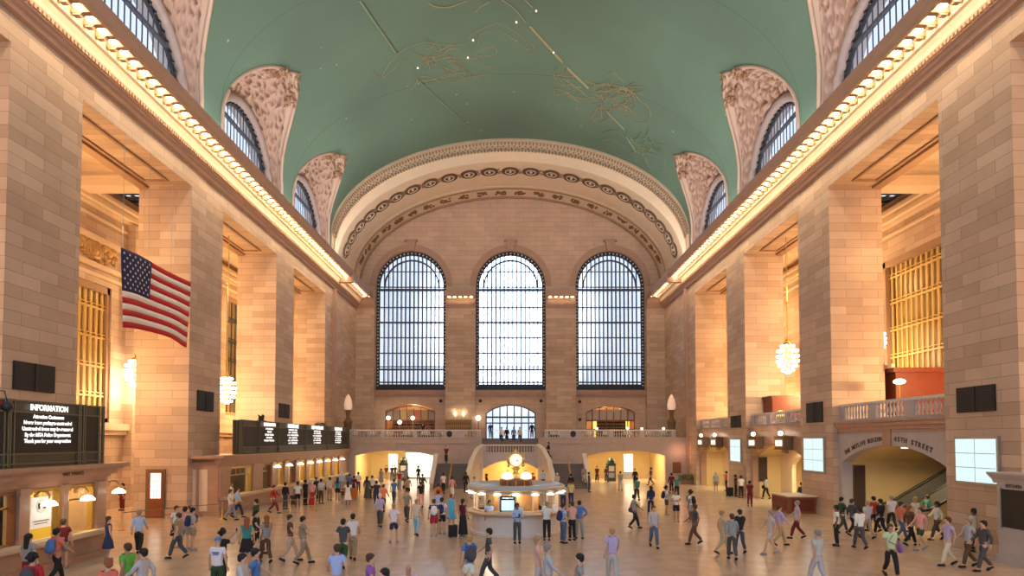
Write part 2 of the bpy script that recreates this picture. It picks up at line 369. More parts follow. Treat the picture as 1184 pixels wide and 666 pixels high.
# ---------------------------------------------------------------- cornice with its coffers and bulbs
PROF = [(0, 20.8), (.22, 20.84), (.28, 21.0), (.4, 21.06), (.44, 21.16), (.54, 21.2), (.58, 21.45), (.6, 21.46), (.66, 21.66), (.8, 21.86), (.96, 21.92), (.96, 22.06),
        (1.0, 22.38), (1.8, 22.38), (1.8, 22.06), (1.93, 22.06), (1.95, 22.3), (2.05, 22.5), (2.1, 22.78), (0, 22.9)]
bulb_me = MB().ball((0, 0, 0), .15, 8, 5).mesh('bulb', GLOW, True)
def cornice_piece(p, d, out, ln, first, pitch, n, name, label, bulb_label, bulb_group, parts_mat=TRIM):
    """p start point on the wall face (z 0), d direction along the wall, out direction away from it"""
    p, d, out = Vector(p), Vector(d), Vector(out)
    T = lambda u, v, w_: tuple(p + out * u + d * w_ + Vector((0, 0, v)))
    o = struct(MB().prism(PROF, T, 0, ln).build(name, parts_mat), label, 'cornice')
    m = MB(); mm = MB()
    for i in range(n + 1):
        w0 = first + i * pitch - .13
        mm.prism([(1.0, 22.07), (1.8, 22.07), (1.8, 22.38), (1.0, 22.38)], T, w0, w0 + .26)
        mm.prism([(1.05, 21.98), (1.3, 21.98), (1.5, 22.07), (1.05, 22.07)], T, w0 + .02, w0 + .24)
    mm.build('modillions', ORN, o)
    k = 0
    while k * .22 < ln - .1: m.prism([(.58, 21.24), (.66, 21.24), (.66, 21.42), (.58, 21.42)], T, k * .22, k * .22 + .12); k += 1
    m.build('dentils', ORN, o)
    for i in range(n):
        b = link('cornice_bulb', bulb_me, None, p + out * 1.4 + d * (first + (i + .5) * pitch) + Vector((0, 0, 22.22)))
        tag(b, bulb_label, 'light bulb', bulb_group)
for s, side in ((-1, 'left'), (1, 'right')):
    cornice_piece((s * W, 8, 0), (0, 1, 0), (-s, 0, 0), 67.2, 0.35, .745, 89, 'cornice_%s' % side, 'long stone cornice along the %s side wall' % side,
                  'bare bulb in a coffer under the long %s cornice' % side, 'bulbs along the %s cornice' % side)
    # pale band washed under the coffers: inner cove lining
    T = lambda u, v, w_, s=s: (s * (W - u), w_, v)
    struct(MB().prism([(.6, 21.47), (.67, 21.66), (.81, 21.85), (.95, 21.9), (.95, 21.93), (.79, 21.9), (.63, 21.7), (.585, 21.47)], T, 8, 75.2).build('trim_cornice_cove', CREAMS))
    struct(MB().box(s * W, s * 18.72, 65.35, 65.95, 0, 20.8).box(s * W, s * 16.85, 65.4, 65.9, 21.5, 22.9).build('trim_wall_strip', TRIM))
    area('cove_strip_light', (s * 17.6, 36, 22.0), 0.25, COVE * 60, (1.0, .78, .48), (0, radians(-s * 40), 0), 62)

# ---------------------------------------------------------------- end wall
YE = 76.0
bigw = [(-12.33, 4.38), (0.05, 4.34), (12.43, 4.3)]
def bigwin(c, r): return [(c - r, 10.76), (c + r, 10.76)] + arc(c, 23.75, r, 4.4, 0, 180, 24)
lows = [(-12.4, 3.1, 4.75, 8.2, 9.0), (0.05, 3.1, 4.75, 7.9, 8.95), (12.4, 3.05, 4.75, 8.0, 8.8)]
holes = [bigwin(*q) for q in bigw] + [segarch(c - r, c + r, zb, zs, zc) for c, r, zb, zs, zc in lows]
outer = [(-19.3, 0), (19.3, 0), (19.3, 23.85)] + arc(0, 23.85, 19.3, 11.6, 0, 180, 48)[1:-1] + [(-19.3, 23.85)]
struct(MB().prism(outer, TY, YE, YE + 1.1, holes).build('wall_end', STONE2))
for x0, x1 in ((-7.95, -4.29), (4.39, 8.1), (-19.0, -16.72), (16.75, 19.0)):
    m = MB().box(x0, x1, YE - .8, YE, 4.75, 20.8); m.box(x0 + .0, x1, YE - .95, YE, 4.75, 5.6)
    struct(m.build('trim_pilaster', STONE), 'stone block pilaster on the end wall', 'pilaster', 'pilasters between the great end windows')
    n = 5 if abs(x0) < 10 and abs(x1) < 10 else 3
    ln = x1 - x0
    cornice_piece((x0, YE - .8, 0), (1, 0, 0), (0, -.5, 0), ln, .15, (ln - .3) / n, n, 'pilaster_capital', 'moulded capital of an end wall pilaster, lit by bulbs' if n == 5 else 'narrow corner capital of the end wall, lit by bulbs',
                  'bare bulb in a capital on the end wall', 'bulbs in the end wall capitals')
    struct(MB().box(x0 + .1, x1 - .1, YE - .84, YE - .8, 20.9, 21.9).build('trim_capital_band', CREAMS))
# window sill mouldings, keystones, small wall spots
m = MB()
for c, r in bigw:
    m.box(c - r - .1, c + r + .1, YE - .35, YE, 10.2, 10.7); m.box(c - r, c + r, YE - .2, YE, 9.9, 10.2)
struct(m.build('trim_window_sills', BROWNST))
m = MB()
for c, r in bigw:
    m.prism([(c - .35, 28.1), (c + .35, 28.1), (c + .6, 29.3), (c - .6, 29.3)], TY, YE - .35, YE); m.box(c - .8, c + .8, YE - .5, YE, 29.3, 29.5)
    A, B = arc(c, 23.75, r + .02, 4.42, 0, 180, 24), arc(c, 23.75, r + .75, 5.2, 0, 180, 24)
    m.prism(A + B[::-1], TY, YE - .12, YE)
struct(m.build('trim_keystones', TRIM))
m = MB()
for x, z in ((-5.3 + .3, 9.4), (4.9 - 9.8, 9.4), (-3.7, 9.4), (3.8, 9.4), (8.6, 9.3), (8.6, 7.1), (-8.6, 9.4)): m.lathe([(0, 0), (.2, 0), (.2, .1), (0, .1)], (x, 0, 0), 10); n = 40; m.v[-n:] = [(vx, YE - .1 + vz, z + vy) for vx, vy, vz in m.v[-n:]]
struct(m.build('trim_wall_spots', BLACK))

def great_window(i, c, r, label):
    o = thing('window_%d' % (3 + i), label, 'window', (c, YE + .5, 10.76)); o['kind'] = 'structure'
    zs = 23.75 - 10.76
    out = [(-r, 0), (r, 0)] + arc(0, zs, r, 4.4, 0, 180, 24)
    ri = r - .42
    inn = [(-ri, .75), (ri, .75)] + arc(0, zs, ri, 3.95, 0, 180, 24)
    MB().prism(out, TY, -.12, .12, [inn]).build('window_frame', IRON, o)
    b = MB()                                                     # studs on the frame border
    pts = [(sx * (r - .2), .6 + .42 * k) for sx in (-1, 1) for k in range(30)] + arc(0, zs, r - .2, 4.17, 4, 176, 26)
    for x, z in pts: b.box(x - .08, x + .08, -.2, -.1, z - .08, z + .08)
    b.build('frame_studs', PALEST, o)
    top = lambda x: zs + 3.95 * sqrt(max(0, 1 - (x / ri) ** 2))
    b = MB(); n = 15
    for k in range(1, n):
        x = -ri + 2 * ri * k / n; b.box(x - .07, x + .07, -.1, .1, .7, top(x))
    b.build('mullions', IRONL, o)
    b = MB()
    for z, t in ((1.0, .08), (2.6, .1), (2.95, .05), (4.65, .06), (6.6, .05), (8.5, .09), (10.4, .05), (12.6, .13), (12.95, .04), (14.9, .03)):
        x = ri if z < zs else ri * sqrt(max(0, 1 - ((z - zs) / 3.95) ** 2)); b.box(-x, x, -.14, .14, z - t, z + t)
    b.prism(arc(0, zs, ri - .5, 3.4, 0, 180, 24) + arc(0, zs, ri - .66, 3.24, 0, 180, 24)[::-1], TY, -.12, .12)
    b.build('transoms', IRONL, o)
    MB().prism([(-r + .1, .3), (r - .1, .3)] + arc(0, zs, r - .1, 4.2, 0, 180, 24), TY, .2, .23).build('window_pane', GLASS, o)
    # glazed catwalk floors between the two layers of the window
    b = MB()
    for z in (2.75, 4.7, 6.6, 8.5, 10.4, 12.6): b.box(-ri, ri, .5, 1.1, z - .03, z + .02)
    b.build('catwalk_floor', GLASS, o)
    b = MB(); rr = random.Random(i)
    for k in range(n * 2):
        x = -ri + 2 * ri * (k + .5) / (n * 2)
        if k % 2: b.box(x - .03, x + .03, 1.55, 1.6, .7, top(x))
    b.build('outer_mullions', STEEL, o)
great_window(1, *bigw[0], 'great arched window on the left of the end wall')
great_window(2, *bigw[1], 'great arched window at the centre of the end wall, brightest of the three')
great_window(3, *bigw[2], 'great arched window on the right of the end wall')
# ---------------------------------------------------------------- great end arch
def ell(a, b, zc, t): return (-a * cos(pi * t), zc + b * sin(pi * t))
def arcrows(p0, p1, y, n=72):  # curve between vault outline (s=0) and soffit outline (s=1)
    return lambda s_, yy: [(lambda A, B: (A[0] + (B[0] - A[0]) * s_, yy, A[1] + (B[1] - A[1]) * s_))(p0(i / n), p1(i / n)) for i in range(n + 1)]
def vo(t):
    return ell(19.28, 10.5, 26.6, (t * 1.0)) if 0 <= t <= 1 else None
def curveV(t):     # vault outline incl. vertical foot, t 0..1
    if t < .07: return (-19.25, 22.8 + 3.8 * t / .07)
    if t > .93: return (19.25, 22.8 + 3.8 * (1 - t) / .07)
    return ell(19.25, 10.5, 26.6, (t - .07) / .86)
def curveS(t):
    if t < .03: return (-18.7, 22.8 + 1.05 * t / .03)
    if t > .97: return (18.7, 22.8 + 1.05 * (1 - t) / .03)
    return ell(18.7, 11.0, 23.85, (t - .03) / .94)
C = arcrows(curveV, curveS, 0, 96)
m = MB(); prof = [(-.04, 66.2), (-.02, 65.3), (.10, 65.2), (.12, 65.45), (.17, 65.45), (.2, 65.3), (.28, 65.3), (.3, 65.5), (.52, 65.5), (.55, 65.35), (.62, 65.3), (.65, 65.55), (.95, 65.8), (1.0, 65.9), (1.0, 72.3), (1.03, 72.3), (1.03, 72.6), (1.0, 72.7), (1.0, 76.05)]
m.grid([C(s_, y) for s_, y in prof])
great = struct(m.build('trim_great_arch', CREAMS), 'great moulded arch around the three end windows', 'arch')
def soff(t, dz=0): x, z = ell(18.7 - dz, 11.0 - dz, 23.85, t); return x, z
m = MB()       # inner garland band and step mouldings on the soffit
for ya, yb, d in ((72.9, 73.1, .12), (75.4, 75.7, .2)):
    m.grid([[(soff(i / 72, dd)[0], yy, soff(i / 72, dd)[1]) for i in range(73)] for dd, yy in ((0, ya), (d, ya), (d, yb), (0, yb))])
m.build('soffit_mouldings', ORN, great)
m = MB(); m2 = MB()
def frame_at(t):
    x, z = soff(t); e = .002; x2, z2 = soff(t + e); tx, tz = x2 - x, z2 - z; l = hypot(tx, tz); return x, z, tx / l, tz / l
for s_, n, hw, th in ((.24, 150, .07, .12), (.4, 190, .1, .1), (.58, 150, .07, .12)):
    for i in range(n):
        t = .08 + .84 * (i + .5) / n
        A, B = curveV(t), curveS(t); x, z = A[0] + (B[0] - A[0]) * s_, A[1] + (B[1] - A[1]) * s_
        A2, B2 = curveV(t + .002), curveS(t + .002); dx, dz = A2[0] + (B2[0] - A2[0]) * s_ - x, A2[1] + (B2[1] - A2[1]) * s_ - z; l = hypot(dx, dz); dx /= l; dz /= l
        y = 65.22 if s_ != .4 else 65.42
        if s_ == .4:
            off = .1 * (-1) ** i; m2.ball((x - dz * off, y + .05, z + dx * off), (.1, .1, .1), 6, 3)
        else:
            q = [(x + dx * a + -dz * b, z + dz * a + dx * b) for a, b in ((-hw, -th), (hw, -th), (hw, th), (-hw, th))]
            m.prism(q, TY, y, y + .2)
m.build('dentil_courses', ORN, great); m2.build('bead_course', ORN, great)
MEDAL = mat('medallion_bronze', (.13, .08, .05), .5)
med = MB(); med2 = MB(); NM = 23
ring = lambda mb, R, r, h: mb
for i in range(NM):
    t = .06 + .88 * i / (NM - 1); x, z, tx, tz = frame_at(t)
    nx, nz = tz, -tx                   # inward normal
    if nz > 0: nx, nz = -nx, -nz
    def put(mb, prof_, nseg=20, y0=68.25):
        k = len(mb.v); mb.lathe(prof_, (0, 0, 0), nseg)
        mb.v[k:] = [(x + tx * a + nx * c, y0 + b, z + tz * a + nz * c) for a, b, c in mb.v[k:]]
    q = MB(); put(q, [(.98, 0), (.98, .1), (.86, .1), (.86, .04), (.7, .04), (.7, .12), (.55, .12), (.5, .05), (0, .03)])
    o = q.build('medallion', MEDAL, great)
    q = MB(); put(q, [(.62, .11), (.58, .16), (.52, .16), (.5, .1)]); put(q, [(.16, .05), (.1, .2), (0, .22)]); q.build('medallion_ring', CREAMS, o)
    if i < NM - 1:
        t2 = t + .44 / (NM - 1); x, z, tx, tz = frame_at(t2)
        for k in range(10):
            a, b = random.uniform(-.32, .32), random.uniform(-.55, .55); med.ball((x + tx * a, 68.25 + b, z + tz * a), (.13, .13, .13), 6, 3)
        for k in range(16):
            a, b = random.uniform(-.6, .6), random.uniform(-.5, .5); med2.ball((x + tx * a, 74.3 + b, z + tz * a), (.17, .17, .17), 6, 3)
med.build('medallion_foliage', ORN, great); med2.build('garland', SHADEST, great)

# ---------------------------------------------------------------- vault with lunettes
VA, VB, VZ = 19.25, 10.5, 26.6
BC = [18.9, 32.3, 45.7, 59.1]; HWL = 5.35
def vpt(th, y): return (VA * cos(th), y, VZ + VB * sin(th))
def zout(u): return 25.6 + 6.45 * sqrt(max(0, 1 - u * u)) + .25 * max(0, 1 - abs(u) / .12)
m = MB(); NT = 34
def column(y, z0, s):
    """points from z0 up to the crown on side s"""
    pts = []
    if z0 < VZ:
        pts.append((s * VA, y, z0)); th0 = 0.0
    else:
        th0 = math.asin(min(1, (z0 - VZ) / VB)); pts.append((s * VA * cos(th0), y, z0))
    for i in range(NT + 1):
        th = th0 + (pi / 2 - th0) * i / NT; pts.append((s * VA * cos(th), y, VZ + VB * sin(th)))
    return pts
for s in (-1, 1):
    edges = [-4] + [e for c in BC for e in (c - HWL, c + HWL)] + [66.2]
    for k in range(0, len(edges), 2):
        a, b = edges[k], edges[k + 1]; n = max(1, int((b - a) / 1.5))
        m.grid([column(a + (b - a) * i / n, 22.8, s) for i in range(n + 1)])
    for c in BC:
        us = [sin(pi / 2 * (i / 24 * 2 - 1)) for i in range(25)]
        m.grid([column(c + HWL * u, zout(u), s) for u in us])
vault = struct(m.build('ceiling', VAULT, smooth=True), 'green painted barrel vault with gold constellations', 'ceiling')

def lunette_rows(c, s):
    XW = 20.25
    N = 64
    def outc(t):       # t 0..1 from near foot over the tip to the far foot
        if t < .12: return Vector((VA, -HWL, 22.8 + 2.8 * t / .12))
        if t > .88: return Vector((VA, HWL, 22.8 + 2.8 * (1 - t) / .12))
        a = pi * (t - .12) / .76; u = -cos(a); z = zout(u)
        x = VA if z < VZ else VA * sqrt(max(0, 1 - ((z - VZ) / VB) ** 2)); return Vector((x, HWL * u, z))
    def inc(t):
        R = 5.2
        if t < .12: return Vector((XW, -R, 22.8 + 2.0 * t / .12))
        if t > .88: return Vector((XW, R, 22.8 + 2.0 * (1 - t) / .12))
        a = pi * (t - .12) / .76; return Vector((XW, -R * cos(a), 24.8 + R * sin(a)))
    return outc, inc, N
ROLL = mat('grey_purple_stone', (.3, .24, .24), .6, nscale=3, namt=.15)
def lun_mesh(s):
    outc, inc, N = lunette_rows(0, s)
    def P(t, r, rel):
        A, B = outc(t), inc(t); q = A.lerp(B, r); L = (A - B).length
        bul = Vector((.55 * sin(pi * r) * min(1, L / 4) + 0, 0, .45 * sin(pi * r) * min(1, L / 4)))
        q += bul
        if rel:
            e = min(1, (r - .14) / .06, (.95 - r) / .05) ; e = max(0, e) * min(1, L / 1.5)
            v = Vector((q.x * 1.0, q.y * 1.15, q.z * 1.15))
            h = abs(noise.noise(v * 1.1)) * .9 + abs(noise.noise(v * 2.6 + Vector((5, 2, 1)))) * .55 - .25
            side = max(0, min(1, L / 2.0))
            q += Vector((-.6, 0, -.45)) * (max(-.05, h) * e * .75 * side)
        return (s * q.x, q.y, q.z)
    a = MB().grid([[P(i / N, r, False) for i in range(N + 1)] for r in (0, .05, .1, .14)])
    # raised outer edge of the border
    a.tube([P(i / N, -.004, False) for i in range(N + 1)], .14, 6)
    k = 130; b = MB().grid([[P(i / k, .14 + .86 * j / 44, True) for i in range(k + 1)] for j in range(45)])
    c = MB().tube([(s * 20.15, -5.0 * cos(pi * t), 24.8 + 5.0 * sin(pi * t)) for t in [i / 32 for i in range(33)]], .33, 10)
    c.tube([(s * 20.15, -5.0, 22.8), (s * 20.15, -5.0, 24.8)], .33, 10); c.tube([(s * 20.15, 5.0, 22.8), (s * 20.15, 5.0, 24.8)], .33, 10)
    d = MB(); rr = random.Random(4)
    for i in range(90):
        t = .5 + rr.uniform(-.09, .12); r = rr.uniform(-.02, .22); q = P(t, max(0, r), False)
        d.ball((q[0] - s * rr.uniform(.05, .3), q[1], q[2] - rr.uniform(.0, .3)), (rr.uniform(.06, .14), rr.uniform(.06, .2), rr.uniform(.06, .22)), 6, 4)
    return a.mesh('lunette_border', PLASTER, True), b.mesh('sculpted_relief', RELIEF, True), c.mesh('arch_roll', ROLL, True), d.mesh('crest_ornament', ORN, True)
def clere_mesh(s):
    Z0 = 22.8; R = 4.75; zs = 24.8
    T = lambda u, v, w_: (s * w_, u, v)
    top = lambda y: zs + R * sqrt(max(0, 1 - (y / R) ** 2))
    f = MB().prism([(-R, Z0), (R, Z0)] + arc(0, zs, R, R, 0, 180, 28), T, 20.3, 20.5, [[(-R + .3, Z0 + .2), (R - .3, Z0 + .2)] + arc(0, zs, R - .3, R - .3, 0, 180, 28)])
    for i in range(1, 28): a = pi * i / 28; f.ball((s * 20.28, (R - .15) * cos(a), zs + (R - .15) * sin(a)), .14, 6, 3)
    b = MB()
    for k in range(-8, 9): y = k * .52; b.box(s * 20.38, s * 20.42, y - .04, y + .04, Z0, top(y) - .15)
    c = MB().box(s * 20.28, s * 20.5, -R + .2, R - .2, 27.75, 27.95)
    g = MB().prism([(-R + .1, Z0), (R - .1, Z0)] + arc(0, zs, R - .1, R - .1, 0, 180, 28), T, 20.52, 20.54)
    return f.mesh('window_frame', IRON), b.mesh('mullions', IRONL), c.mesh('transoms', IRONL), g.mesh('window_pane', GLASS)
NAMES = ['nearest', 'second', 'third', 'farthest']
wi = 7
for s, side in ((-1, 'left'), (1, 'right')):
    L_ = lun_mesh(s); K_ = clere_mesh(s)
    for k, c in enumerate(BC):
        o = thing('trim_%d' % wi, '%s sculpted plaster lunette on the %s of the green vault' % (NAMES[k], side), 'lunette', (0, c, 0)); o['kind'] = 'structure'
        for me in L_: link(me.name, me, o)
        o = thing('window_%d' % wi, '%s arched clerestory window on the %s above the cornice' % (NAMES[k], side), 'window', (0, c, 0)); o['kind'] = 'structure'
        for me in K_: link(me.name, me, o)
        wi += 1
    # outer drum wall around the clerestory windows
    outl = rect(-4, 76, 22.8, 33)
    struct(MB().prism(outl, TX(s), 20.5, 21.2, [[(c - 4.7, 22.85), (c + 4.7, 22.85)] + arc(c, 24.8, 4.7, 4.7, 0, 180, 24) for c in BC]).build('wall_%s_clerestory' % side, PLASTER))

# gilded constellation drawings on the vault
def onv(x, y): 
    z = VZ + VB * sqrt(max(0, 1 - (x / VA) ** 2)) - .03; return (x, y, z)
from math import tan
def px2v(px, py):
    f, H, p = 711., 4.55, radians(1.9); u = (px - 590) / f; v = (509 - f * tan(p) - py) / f
    r = (u, cos(p) - v * sin(p), sin(p) + v * cos(p)); a = VA - .05; b_ = VB - .05
    A = (r[0] / a) ** 2 + (r[2] / b_) ** 2; h = (H - VZ) / b_; B = 2 * h * r[2] / b_; Cc = h * h - 1
    t = (-B + sqrt(B * B - 4 * A * Cc)) / (2 * A); return (r[0] * t, r[1] * t, H + r[2] * t)
GOLDP = mat('gold_paint', (0.33, 0.30, 0.17), 0.6); GOLDF = mat('faint_gold_paint', (0.22, 0.31, 0.21), 0.7); STARM = mat('star_bulb', (1, .85, .6), .5, emit=1.2, ecol=(1, .8, .5))
def squiggle(pts, r, mtl, name='gilded_figure'):
    m_ = MB()
    for line in pts: m_.tube([px2v(*q) for q in line], r, 4, False)
    m_.build(name, mtl, vault)
rr = random.Random(11)
def wob(pts, amp, n=6):
    out = []
    for (x0, y0), (x1, y1) in zip(pts, pts[1:]):
        for i in range(n): t = i / n; out.append((x0 + (x1 - x0) * t + rr.uniform(-amp, amp), y0 + (y1 - y0) * t + rr.uniform(-amp, amp) * .6))
    return out + [pts[-1]]
def smooth(pts, n=7):
    out = []; P_ = [pts[0]] + list(pts) + [pts[-1]]
    for i in range(1, len(P_) - 2):
        for k in range(n):
            t = k / n; q = []
            for c in (0, 1):
                a, b, c_, d = P_[i - 1][c], P_[i][c], P_[i + 1][c], P_[i + 2][c]
                q.append(.5 * (2 * b + (c_ - a) * t + (2 * a - 5 * b + 4 * c_ - d) * t * t + (3 * b - a - 3 * c_ + d) * t ** 3))
            out.append(tuple(q))
    return out + [pts[-1]]
def scrolls(n, x0, x1, y0, y1, l):
    out = []
    for _ in range(n):
        x, y, a = rr.uniform(x0, x1), rr.uniform(y0, y1), rr.uniform(-.6, .9); pts = [(x, y)]; da = rr.uniform(-.5, .5)
        for k in range(6): a += da + rr.uniform(-.2, .2); x += cos(a) * l; y += sin(a) * l * .7; pts.append((x, y))
        out.append(smooth(pts, 3))
    return out
fig1 = [smooth(l) for l in ([(430, 82), (440, 90), (446, 80), (460, 62), (475, 54), (490, 49), (515, 52), (538, 50), (545, 40), (560, 32), (577, 27), (600, 40), (617, 54), (608, 56), (592, 44), (575, 34), (556, 40), (552, 50)],
        [(460, 104), (470, 106), (482, 96), (480, 85), (472, 72), (462, 72), (455, 80), (443, 90)], [(475, 60), (500, 70), (520, 66), (545, 68), (553, 60), (570, 54), (574, 62), (560, 65), (550, 64)], [(500, 92), (520, 95), (550, 88), (572, 84), (570, 78), (558, 74), (550, 66)],
        [(482, 94), (500, 92), (520, 86), (540, 84)], [(496, 52), (510, 60), (525, 56), (538, 62)])]
fig1 += scrolls(22, 485, 540, 56, 90, 4)
squiggle(fig1, .028, GOLDP)
fig2 = [smooth(l) for l in ([(645, 78), (640, 86), (648, 98), (660, 98), (670, 104), (680, 112), (692, 110), (705, 105), (702, 96), (690, 98), (674, 92)], [(640, 102), (642, 110), (655, 108), (665, 114), (675, 122)], [(680, 102), (700, 98), (722, 102), (734, 114), (730, 128), (715, 124), (700, 118), (688, 108)],
        [(702, 86), (708, 83), (716, 90), (722, 95)], [(690, 125), (684, 136), (692, 142), (702, 138), (706, 126)], [(738, 116), (748, 122), (752, 134), (744, 142), (732, 140), (720, 134)])]
fig2 += scrolls(34, 680, 725, 100, 126, 4) + scrolls(10, 640, 670, 84, 112, 3.5)
squiggle(fig2, .034, GOLDP)
fig3 = [smooth(l) for l in ([(695, 155), (706, 151), (715, 153), (722, 160)], [(696, 163), (706, 161), (714, 164), (724, 172)], [(725, 155), (733, 164), (742, 168), (750, 160), (758, 168)], [(730, 175), (734, 186), (740, 184), (745, 176)], [(745, 182), (750, 192), (758, 199), (767, 196), (768, 185), (760, 179), (752, 178)])]
fig3 += scrolls(22, 724, 752, 156, 176, 3.5)
squiggle(fig3, .03, GOLDF)
squiggle([smooth(l) for l in ([(550, 14), (556, 8), (566, 2)], [(580, 0), (592, 8), (600, 16), (608, 26)], [(495, 3), (505, 8), (520, 8), (532, 4), (540, 1)], [(607, 0), (612, 5), (616, 9)])], .045, GOLDP)
for a, b, r, mt in (((415, 0), (458, 62), .09, GOLDF), ((480, 90), (545, 150), .07, GOLDF), ((612, 30), (650, 72), .11, GOLDP), ((655, 78), (680, 102), .12, GOLDP), ((702, 130), (722, 150), .08, GOLDP), ((724, 158), (735, 176), .08, GOLDF)):
    n = 12; squiggle([[(a[0] + (b[0] - a[0]) * i / n, a[1] + (b[1] - a[1]) * i / n) for i in range(n + 1)]], r, mt, 'zodiac_band')
for x, y in ((483, 78), (547, 46), (597, 25), (620, 12), (541, 66), (640, 60)):
    q = px2v(x, y); MB().ball((q[0], q[1], q[2] - .05), .08, 8, 5).build('star', STARM, vault)

# ---------------------------------------------------------------- aisle ends, rooms behind the end wall
for s, side in ((-1, 'left'), (1, 'right')):
    struct(MB().box(s * 22.15, s * 27.2, 65.4, 66, 0, 21).build('wall_%s_aisle_end' % side, STONE))
ROOMW = mat('warm_room_wall', (0.55, 0.33, 0.16), 0.7, nscale=.8, namt=.3)
for s, side in ((-1, 'left'), (1, 'right')):
    x0, x1 = s * 8.6, s * 16.4
    m = MB().box(x0, x1, 83, 83.3, 4.5, 9.4).box(x0, x1, 77.1, 83.3, 9.2, 9.4).box(x0, x1, 77.1, 83.3, 4.3, 4.7).box(x0, x0 + s * .2, 77.1, 83.3, 4.3, 9.4).box(x1 - s * .2, x1, 77.1, 83.3, 4.3, 9.4)
    struct(m.build('wall_%s_restaurant' % side, ROOMW))
    point('restaurant_light', (s * 12.4, 79.5, 8.4), 420, WARM, .3)
    o = thing('window_%d' % (15 + (s > 0)), 'low arched restaurant window on the %s of the balcony' % side, 'window', (s * 12.4, 76.4, 4.75)); o['kind'] = 'structure'
    r = 3.08; b = MB().prism(segarch(-r, r, 0, 3.28, 4.1), TY, -.12, .12, [segarch(-r + .12, r - .12, .05, 3.2, 3.98)])
    for k in range(1, 7): x = -r + 2 * r * k / 7; b.box(x - .05, x + .05, -.08, .08, 2.2, 3.95 - .6 * (x / r) ** 2)
    for k in (1, 3, 4, 6): x = -r + 2 * r * k / 7; b.box(x - .05, x + .05, -.08, .08, 0, 2.2)
    b.box(-r, r, -.1, .1, 2.15, 2.32); b.box(-r, r, -.1, .1, 1.1, 1.2)
    b.build('window_frame', WOOD, o)
    for k in range(7):
        x = -r + 2 * r * (k + .5) / 7; MB().box(x - .38, x + .38, .13, .15, 2.32, 3.6).build('lit_pane', mat('pane_tint_%d_%d' % (k, s > 0), [(.6, .5, .4), (.45, .35, .25), (.7, .5, .2), (.5, .35, .2), (.6, .2, .12), (.6, .42, .22), (.5, .4, .35)][k] if s < 0 else (.62, .5, .42), .5), o)
# wine racks and shelves inside the restaurants
o = thing('wine_rack', 'dark wine rack behind the right restaurant window with two yellow lit posts', 'shelf', (12.9, 79, 4.7))
b = MB().box(-2.4, 2.4, .3, .4, 0, 2.3)
for k in range(6): b.box(-2.4, 2.4, -.2, .4, .15 + k * .4, .2 + k * .4)
b.build('shelves', DARKIN, o)
YPOST = mat('yellow_lit_post', (1, .7, .1), .5, emit=1.1, ecol=(1, .75, .12))
for x in (-2.3, 1.9): MB().box(x, x + .45, -.4, -.2, 0, 2.35).build('lit_post', YPOST, o)
b = MB(); rr = random.Random(5)
for k in range(5):
    for j in range(22): b.tube([(-1.7 + j * .16, 0, .22 + k * .4), (-1.7 + j * .16, 0, .42 + k * .4)], [.04, .02], 6)
b.build('bottles', STEEL, o); o.children[-1]['kind'] = 'stuff'
o = thing('back_bar', 'glass laden back bar inside the left restaurant window', 'bar', (-12.2, 79, 4.7))
b = MB().box(-2.9, 2.9, .2, .3, 0, 3.2); b.build('back_panel', REDWOOD, o)
b = MB()
for k in range(5): b.box(-2.8, 2.8, -.25, .2, .5 + k * .5, .55 + k * .5)
b.build('shelves', PALEST, o)
b = MB()
for k in range(5):
    for j in range(30): b.tube([(-2.7 + j * .186, -.05, .55 + k * .5), (-2.7 + j * .186, -.05, .8 + rr.uniform(0, .12) + k * .5)], [.05, .03], 6)
q = b.build('bottles', mat('bottle_glass', (.5, .5, .45), .15, nscale=6, namt=.8), o); q['kind'] = 'stuff'
for x, z in ((-14.9, 7.2), (-11.9, 7.2), (-13.5, 6.7)):
    g = thing('globe_lamp', {-14.9: 'left of the white globe lamps glowing in the left restaurant window', -11.9: 'right of the white globe lamps glowing in the left restaurant window', -13.5: 'lower white globe lamp between two others in the left restaurant window'}[x], 'lamp', (x, 75.0, 4.75))
    MB().lathe([(0, 0), (.22, 0), (.2, .06), (.04, .1), (.035, z - 5.0), (.1, z - 4.95), (0, z - 4.9)], (0, 0, 0), 10).build('pole', BRASS, g); MB().ball((0, 0, z - 4.7), .24, 12, 8).build('globe', GLOWS, g, True)
# centre doors
o = thing('door_1', 'bright glazed entrance doors under the centre end window', 'door', (.05, 76.3, 4.75)); o['kind'] = 'structure'
r = 3.12; b = MB().prism(segarch(-r, r, 0, 3.18, 4.22), TY, -.15, .15, [segarch(-r + .15, r - .15, .02, 3.1, 4.08)])
for k in range(1, 7): x = -r + 2 * r * k / 7; b.box(x - .07, x + .07, -.1, .1, 0, 4.1 - .95 * (x / r) ** 2)
b.box(-r, r, -.12, .12, 2.55, 2.75); b.box(-r, r, -.12, .12, 1.85, 2.0)
b.build('door_frame', IRONL, o)
MB().prism(segarch(-r + .1, r - .1, 0, 3.1, 4.1), TY, .2, .22).build('door_glass', GLASS, o)
b = MB()
for k in range(7): x = -r + 2 * r * (k + .5) / 7; b.box(x - .03, x + .25, -.16, -.12, .95, 1.02)
b.build('push_bars', BRASS, o)

